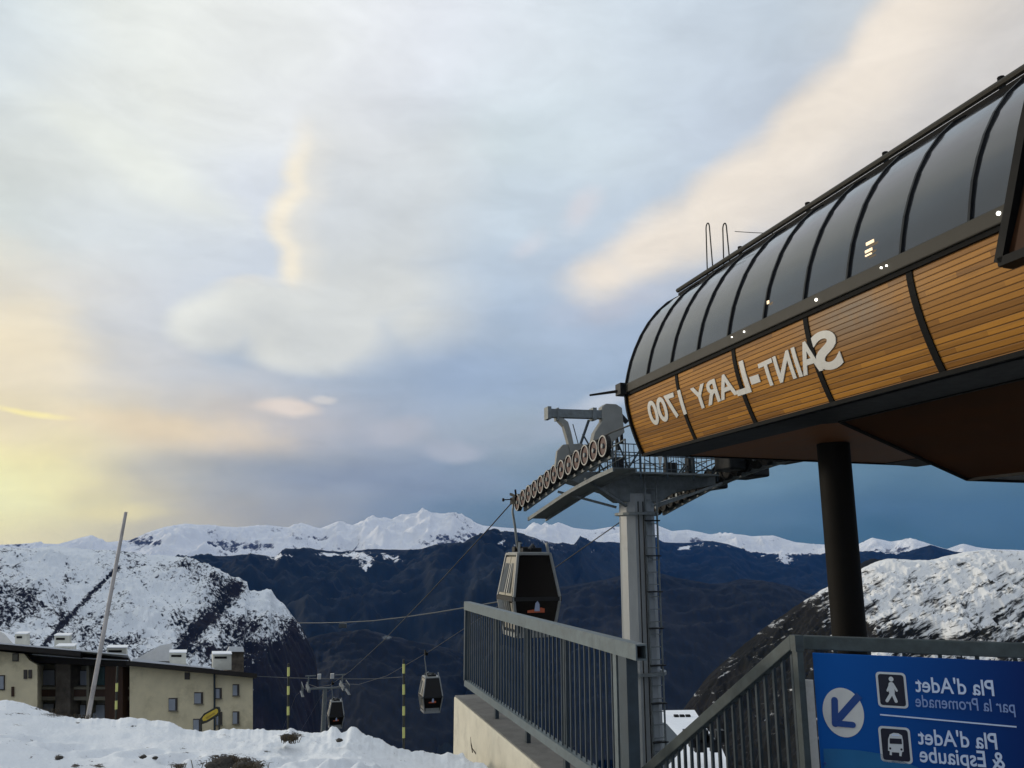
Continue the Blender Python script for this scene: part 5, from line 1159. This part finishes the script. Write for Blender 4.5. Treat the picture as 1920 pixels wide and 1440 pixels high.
# right block
face_poly([(243, 1410), (474, 1410), (474, 1268), (243, 1247)], 48, 11, 'wall', M_och)
face_poly([(236, 1247), (482, 1271), (482, 1263), (236, 1239)], 47.3, 12.5, 'roof', M_eave)
face_poly([(246, 1239.5), (402, 1254.5), (402, 1252.5), (320, 1243), (250, 1234)], 47.5, 8, 'roof_snow', M_snow2)
for x0, y0, x1, y1 in [(316, 1309, 332, 1333), (364, 1298, 380, 1320), (403, 1290, 415, 1310), (436, 1283, 448, 1305), (436, 1334, 448, 1358), (362, 1348, 376, 1372), (405, 1335, 416, 1360)]:
    f_ = face_rect(x0, y0, x1, y1, 47.93, .1, 'window', M_winf)
    m = MB(); pp = [fp(x, y, 47.90) for x, y in [(x0 + .5, y1 - 1), (x1 - 3.5, y1 - 1), (x1 - 3.5, y0 + 2), (x0 + .5, y0 + 2)]]; m.prism(pp, (0, .02, 0)); m.build('blind', M_win, f_)
    m = MB(); pp = [fp(x, y, 47.85) for x, y in [(x0 - 1, y1 + 1.2), (x1 + 1, y1 + 1.2), (x1 + 1, y1), (x0 - 1, y1)]]; m.prism(pp, (0, .1, 0)); m.build('sill', M_band, f_)
face_rect(346, 1261, 355, 1274, 47.93, .1, 'vent_grille', M_winf)
m = MB(); m.tube([fp(402, 1262, 47.85), fp(402.5, 1400, 47.85)], .06, 8); m.build('drainpipe', M_bal, bd)
# recessed loggia part
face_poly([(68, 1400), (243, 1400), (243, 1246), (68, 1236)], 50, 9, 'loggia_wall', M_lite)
face_poly([(48, 1241), (243, 1251), (243, 1240), (48, 1229)], 48.4, 12, 'roof', M_eave)
face_poly([(60, 1228), (150, 1235), (240, 1239), (240, 1237.5), (150, 1232.5), (60, 1226)], 48.5, 8, 'roof_snow', M_snow2)
for x0, y0, x1, y1, mm in [(79, 1257, 102, 1289, M_win), (136, 1258, 162, 1291, M_win), (176, 1250, 196, 1297, M_teal), (233, 1262, 244, 1297, M_win), (174, 1322, 196, 1348, M_win), (233, 1322, 244, 1350, M_win), (78, 1320, 100, 1345, M_win), (136, 1322, 160, 1345, M_win)]:
    f_ = face_rect(x0 - 1.5, y0 - 1.5, x1 + 1.5, y1 + 1, 49.9, .1, 'window', M_winf)
    m = MB(); pp = [fp(x, y, 49.87) for x, y in [(x0, y1), (x1, y1), (x1, y0), (x0, y0)]]; m.prism(pp, (0, .02, 0)); m.build('pane', mm, f_)
for x0, x1 in ((68, 104), (132, 197), (231, 244)):
    face_rect(x0, 1293, x1, 1306, 49.2, .12, 'balcony_front', M_brown); face_rect(x0, 1288, x1, 1292.6, 49.15, .7, 'balcony_rail', M_band); face_rect(x0, 1306.3, x1, 1313, 49.15, .8, 'balcony_slab', M_band)
face_rect(162, 1248, 167, 1340, 49.1, .8, 'party_wall', M_band)
face_rect(104, 1242, 132, 1345, 48.8, 1.2, 'stone_pier', M_stone)
face_rect(197, 1248, 230, 1350, 48.5, 1.5, 'brown_cladding', M_brown)
# left wing
face_poly([(-260, 1400), (70, 1400), (70, 1247), (55, 1238), (45, 1226), (-260, 1196)], 47.5, 11, 'wall', M_och)
face_poly([(-280, 1186), (-280, 1194), (0, 1217), (150, 1231), (150, 1222.5), (0, 1208)], 46.8, 12.5, 'roof', M_eave)
face_poly([(-280, 1184), (0, 1207.5), (240, 1229), (240, 1226.5), (0, 1204.5), (-280, 1181)], 47.0, 10, 'roof_snow', M_snow2)
face_poly([(150, 1231), (240, 1239), (240, 1229.5), (150, 1222.5)], 49.2, 9, 'roof', M_eave)
for x0, y0, x1, y1 in [(44, 1256, 50, 1273), (53, 1256, 59, 1272), (23, 1225, 34, 1240), (-16, 1266, 8, 1294), (-80, 1250, -60, 1275)]:
    f_ = face_rect(x0, y0, x1, y1, 47.43, .1, 'window', M_winf)
    if x1 - x0 > 9:
        m = MB(); pp = [fp(x, y, 47.40) for x, y in [(x0 + 1.5, y1 - 2), (x1 - 1.5, y1 - 2), (x1 - 1.5, y0 + 2), (x0 + 1.5, y0 + 2)]]; m.prism(pp, (0, .02, 0)); m.build('pane', M_lite if y0 < 1240 else M_win, f_)
face_rect(21, 1288, 25, 1306, 47.4, .1, 'drainpipe', M_brown)
# square chimneys with a dark slot
M_chim = mat('chimney_render', (.80, .79, .70), .85, 0, .08, 3, .2, 20)
for x0, y0, x1, y1, Y_ in [(102, 1192, 130, 1217, 53), (105, 1212, 139, 1235, 50.5), (200, 1215, 237, 1240, 50.5), (318, 1224, 349, 1246, 51.5), (399, 1227, 434, 1256, 50), (28, 1189, 50, 1212, 53)]:
    c_ = face_rect(x0, y0, x1, y1, Y_, 1.2, 'chimney', M_chim)
    m = MB(); pp = [fp(x, y, Y_ - .03) for x, y in [(x0 + 3, y0 + 8), (x1 - 9, y0 + 8), (x1 - 9, y0 + 4), (x0 + 3, y0 + 4)]]; m.prism(pp, (0, .05, 0)); m.build('vent_slot', M_black, c_)
    m = MB(); pp = [fp(x, y, Y_ - .08) for x, y in [(x0 - 1, y0), (x1 + 1, y0), (x1 + 1, y0 - 1.6), (x0 - 1, y0 - 1.6)]]; m.prism(pp, (-.5, 1.3, 0)); m.build('cap', M_snow2, c_)
# houses behind: snow covered roofs showing over the eaves
def snow_house(label, roofpx, Y_, wallpx, dep):
    h = empty('house', loc=at(*wallpx[0], Y_)); tag(h, label, 'house'); I = h.matrix_world.inverted()
    MB().prism([I @ at(x, y, Y_) for x, y in wallpx], (-.5 * dep, dep, -.15 * dep)).build('wall', M_stone, h)
    MB().prism([I @ at(x, y, Y_ - .4) for x, y in roofpx], (-.5 * dep, dep + .8, -.16 * dep)).build('roof', M_snow2, h); return h
snow_house('snow-covered roof rising behind the left wing of the ochre building', [(-60, 1204), (25, 1207), (8, 1188), (-10, 1178), (-60, 1165)], 62, [(-60, 1240), (20, 1240), (20, 1207), (-60, 1204)], 8)
snow_house('snowy sloping roof behind the chimneys of the ochre building', [(250, 1238), (318, 1240), (324, 1206), (300, 1210)], 64, [(255, 1262), (330, 1262), (318, 1240.5), (255, 1238.5)], 8)
snow_house('tiny snow-topped roof above the right end of the ochre building', [(425, 1222), (458, 1222), (456, 1213), (430, 1212)], 75, [(426, 1262), (457, 1262), (457, 1222.5), (426, 1222.5)], 2)

# ------------------------------------------------------------------ poles and small sign on the snow bank
def pole(name, a_, b_, Y_, r0_, r1_, matl, label, cat):
    p = at(*b_, Y_); q = at(*a_, Y_); p = p + (p - q) * .06
    o = MB().tube([p, q], [r0_, r1_], 12).build(name, matl, None, True); tag(o, label, cat); return o
pole('leaning_pole', (236, 960), (166, 1340), 10.4, .028, .020, mat('weathered_pole', (.62, .58, .56), .6, .1, .2, 6, dirt=(.22, .2, .19)), 'tall pale grey pole leaning right in front of the ochre building', 'pole')
M_yel = mat('marker_yellow', (.75, .77, .25), .5, 0, .08, 10); M_blk = mat('marker_black', (.012, .016, .008), .5, 0, .2, 10)
def marker(top, bot, Y_, bands, label, r_=.0115):
    t_ = at(*top, Y_); b_ = at(*bot, Y_); e = empty('marker_pole', loc=b_); tag(e, label, 'marker pole', 'piste marker poles')
    H = (t_ - b_); MB().tube([Vector((0, 0, 0)) - H.normalized() * .3, H], r_, 10).build('pole', M_blk, e, True)
    L_ = bot[1] - top[1]
    for y0_, y1_ in bands:
        f0 = (bot[1] - y1_) / L_; f1 = (bot[1] - y0_) / L_; MB().tube([H * f0, H * f1], r_ + .003, 10).build('yellow_band', M_yel, e, True)
    return e
marker((541, 1244), (540, 1368), 9.8, [(1251, 1268), (1287, 1303), (1325, 1341)], 'yellow and black marker pole standing left of the far lift tower')
marker((757, 1236), (757, 1402), 9.2, [(1245, 1263), (1284, 1303), (1325, 1342), (1364, 1384)], 'taller yellow and black marker pole standing left of the far cabin on the right')
marker((220, 1250), (217, 1350), 10.6, [(1281, 1297), (1314, 1330)], 'marker pole standing in front of the brown cladding of the ochre building', .012)
# yellow arrow plate, tilted, with black ends
yy = 9.9; sgn = empty('trail_sign', loc=at(385, 1368, yy)); tag(sgn, 'small tilted yellow plate with black ends on stakes before the ochre wall', 'sign')
I = sgn.matrix_world.inverted(); 
def yp(x, y, d=0): return I @ at(x, y, yy + d)
outer = [(377, 1345), (382, 1338), (405, 1325), (411, 1326), (413, 1333), (410, 1342), (388, 1355), (379, 1358), (375, 1352)]
inner = [(381, 1344), (385, 1340), (405, 1329), (408, 1330), (409, 1335), (406, 1339), (387, 1351), (381, 1352), (379, 1348)]
mark = [(385, 1346), (401, 1336), (404, 1338), (388, 1348)]
MB().prism([yp(*p) for p in outer], (0, .02, 0)).build('plate_edge', M_blk, sgn); MB().prism([yp(*p, -.006) for p in inner], (0, .005, 0)).build('plate', mat('sign_yellow', (.66, .47, .03), .5, 0, .1, 8), sgn)
MB().prism([yp(*p, -.010) for p in mark], (0, .003, 0)).build('writing', mat('sign_ochre', (.40, .27, .02), .5, 0, .1, 8), sgn)
MB().tube([yp(377, 1346, .03), yp(377, 1372, .03)], .012, 8).build('stake', M_blk, sgn); MB().tube([yp(411, 1328, .03), yp(411, 1375, .03)], .012, 8).build('stake', M_blk, sgn)
# stones lying in the snow
M_rock = mat('rock', (.07, .06, .05), .9, 0, .5, 6, .6, 20)
def stone(px_, py_, Y_, s_, label):
    bm = bmesh.new(); bmesh.ops.create_icosphere(bm, subdivisions=3, radius=1)
    sd_ = random.random() * 50
    for v_ in bm.verts:
        n_ = fbm(np.array([v_.co.x * 1.5 + sd_]), np.array([v_.co.y * 1.5 + v_.co.z]), 4, 5)[0]; v_.co *= .7 + .7 * n_; v_.co.z *= .5
    me = bpy.data.meshes.new('stone'); bm.to_mesh(me); bm.free(); me.materials.append(M_rock)
    o = bpy.data.objects.new('stone', me); COL.objects.link(o); o.location = at(px_, py_, Y_); o.scale = (s_, s_, s_); o.rotation_euler = (0, 0, sd_); tag(o, label, 'stone', 'stones showing through the snow')
for px_, py_, Y_, s_, lab in [(536, 1383, 8.4, .055, 'brown stone in the bare patch below the left marker pole'), (553, 1384, 8.4, .035, 'small stone right of the brown one in the bare patch'), (420, 1430, 6.6, .07, 'largest dark stone at the bottom edge of the snow'), (452, 1436, 6.5, .05, 'dark stone right of the largest one at the bottom edge'), (395, 1436, 6.5, .045, 'dark stone left of the largest one at the bottom edge'), (111, 1421, 7.0, .03, 'lone small stone in the snow at the bottom left'), (636, 1388, 8.2, .03, 'small stone below the notch in the snow bank'), (268, 1419, 7, .025, 'left of two little dark stones in the snow'), (291, 1421, 7, .022, 'right of two little dark stones in the snow')]:
    stone(px_, py_, Y_, s_, lab)

tb = MB()
for cx_, cy_, sx_, sy_, n_, Y_ in [(425, 1428, 34, 8, 90, 6.6), (470, 1437, 26, 6, 50, 6.4), (545, 1381, 12, 4, 50, 8.3), (335, 1437, 14, 4, 14, 6.4), (100, 1334, 26, 4, 30, 10.3), (150, 1343, 20, 3, 30, 10.3)]:
    for k in range(n_):
        a_, b_ = random.gauss(cx_, sx_ * .6), random.gauss(cy_, sy_ * .5)
        # stand the blade on the snow below this bearing
        p = at(a_, b_, Y_); h_ = random.uniform(.006, .03); d_ = Vector((random.uniform(-.05, .05), random.uniform(-.04, .04), h_))
        tb.tube([p + Vector((0, 0, -.05)), p + d_ * .6, p + d_ + Vector((random.uniform(-.03, .03), 0, -.01))], [.004, .003, .001], 3)
tag(tb.build('dry_grass', mat('dead_grass', (.09, .065, .035), .9, 0, .4, 10), None), kind='stuff')
# ------------------------------------------------------------------ snow-roofed building below the stairs
lb = empty('low_building', loc=at(1300, 1440, 60)); tag(lb, 'low building with a snow-covered roof seen through the stair handrail', 'building'); I = lb.matrix_world.inverted()
A_ = at(1225, 1332, 72); B_ = at(1302, 1331, 72); C_ = at(1322, 1362, 66); D_ = at(1352, 1400, 58); E_ = at(1374, 1450, 50); F_ = at(1225, 1450, 50)
MB().prism([I @ p for p in (A_, B_, C_, D_, E_, F_)], (0, 0, -.5)).build('roof', M_snow2, lb)
MB().prism([I @ (p + Vector((0, 0, -.51))) for p in (A_, B_, C_, D_, E_, F_)], (0, 0, -6)).build('wall', M_stone, lb)
for x_, y_ in ((1268, 1343), (1279, 1343), (1290, 1343)): c_ = I @ at(x_, y_, 69.5); MB().box(c_ + Vector((-.18, -.2, -.3)), c_ + Vector((.18, .2, .12))).build('roof_vent', M_black, lb)
p_ = [at(1236, 1352, 50), at(1250, 1357, 50), at(1282, 1392, 48), at(1236, 1440, 42)]
MB().prism([I @ p for p in p_], (0, 0, -.3)).build('canopy', mat('slate_roof', (.06, .08, .085), .5, 0, .2, 2), lb)
m = MB()
for k in range(7):
    c_ = I @ at(1290 + 10 * k, 1385 + (k % 3) * 9, 52); m.box(c_ + Vector((-.25, -.2, -.2)), c_ + Vector((.25, .3, .5)))
m.build('roof_snow_lumps', M_dark, lb)

# ------------------------------------------------------------------ air: thin even haze round everything
m = MB(); m.box((-18600, -18600, -1100), (18600, 18600, 1150))
M_haze = bpy.data.materials.new('haze'); M_haze.use_nodes = True; t = M_haze.node_tree; t.nodes.clear()
pv = t.nodes.new('ShaderNodeVolumePrincipled'); pv.inputs['Color'].default_value = (.045, .28, .95, 1); pv.inputs['Density'].default_value = 1.35e-5; pv.inputs['Anisotropy'].default_value = 0.0
ou = t.nodes.new('ShaderNodeOutputMaterial'); t.links.new(pv.outputs[0], ou.inputs['Volume'])
o = m.build('haze', M_haze); tag(o, kind='stuff')
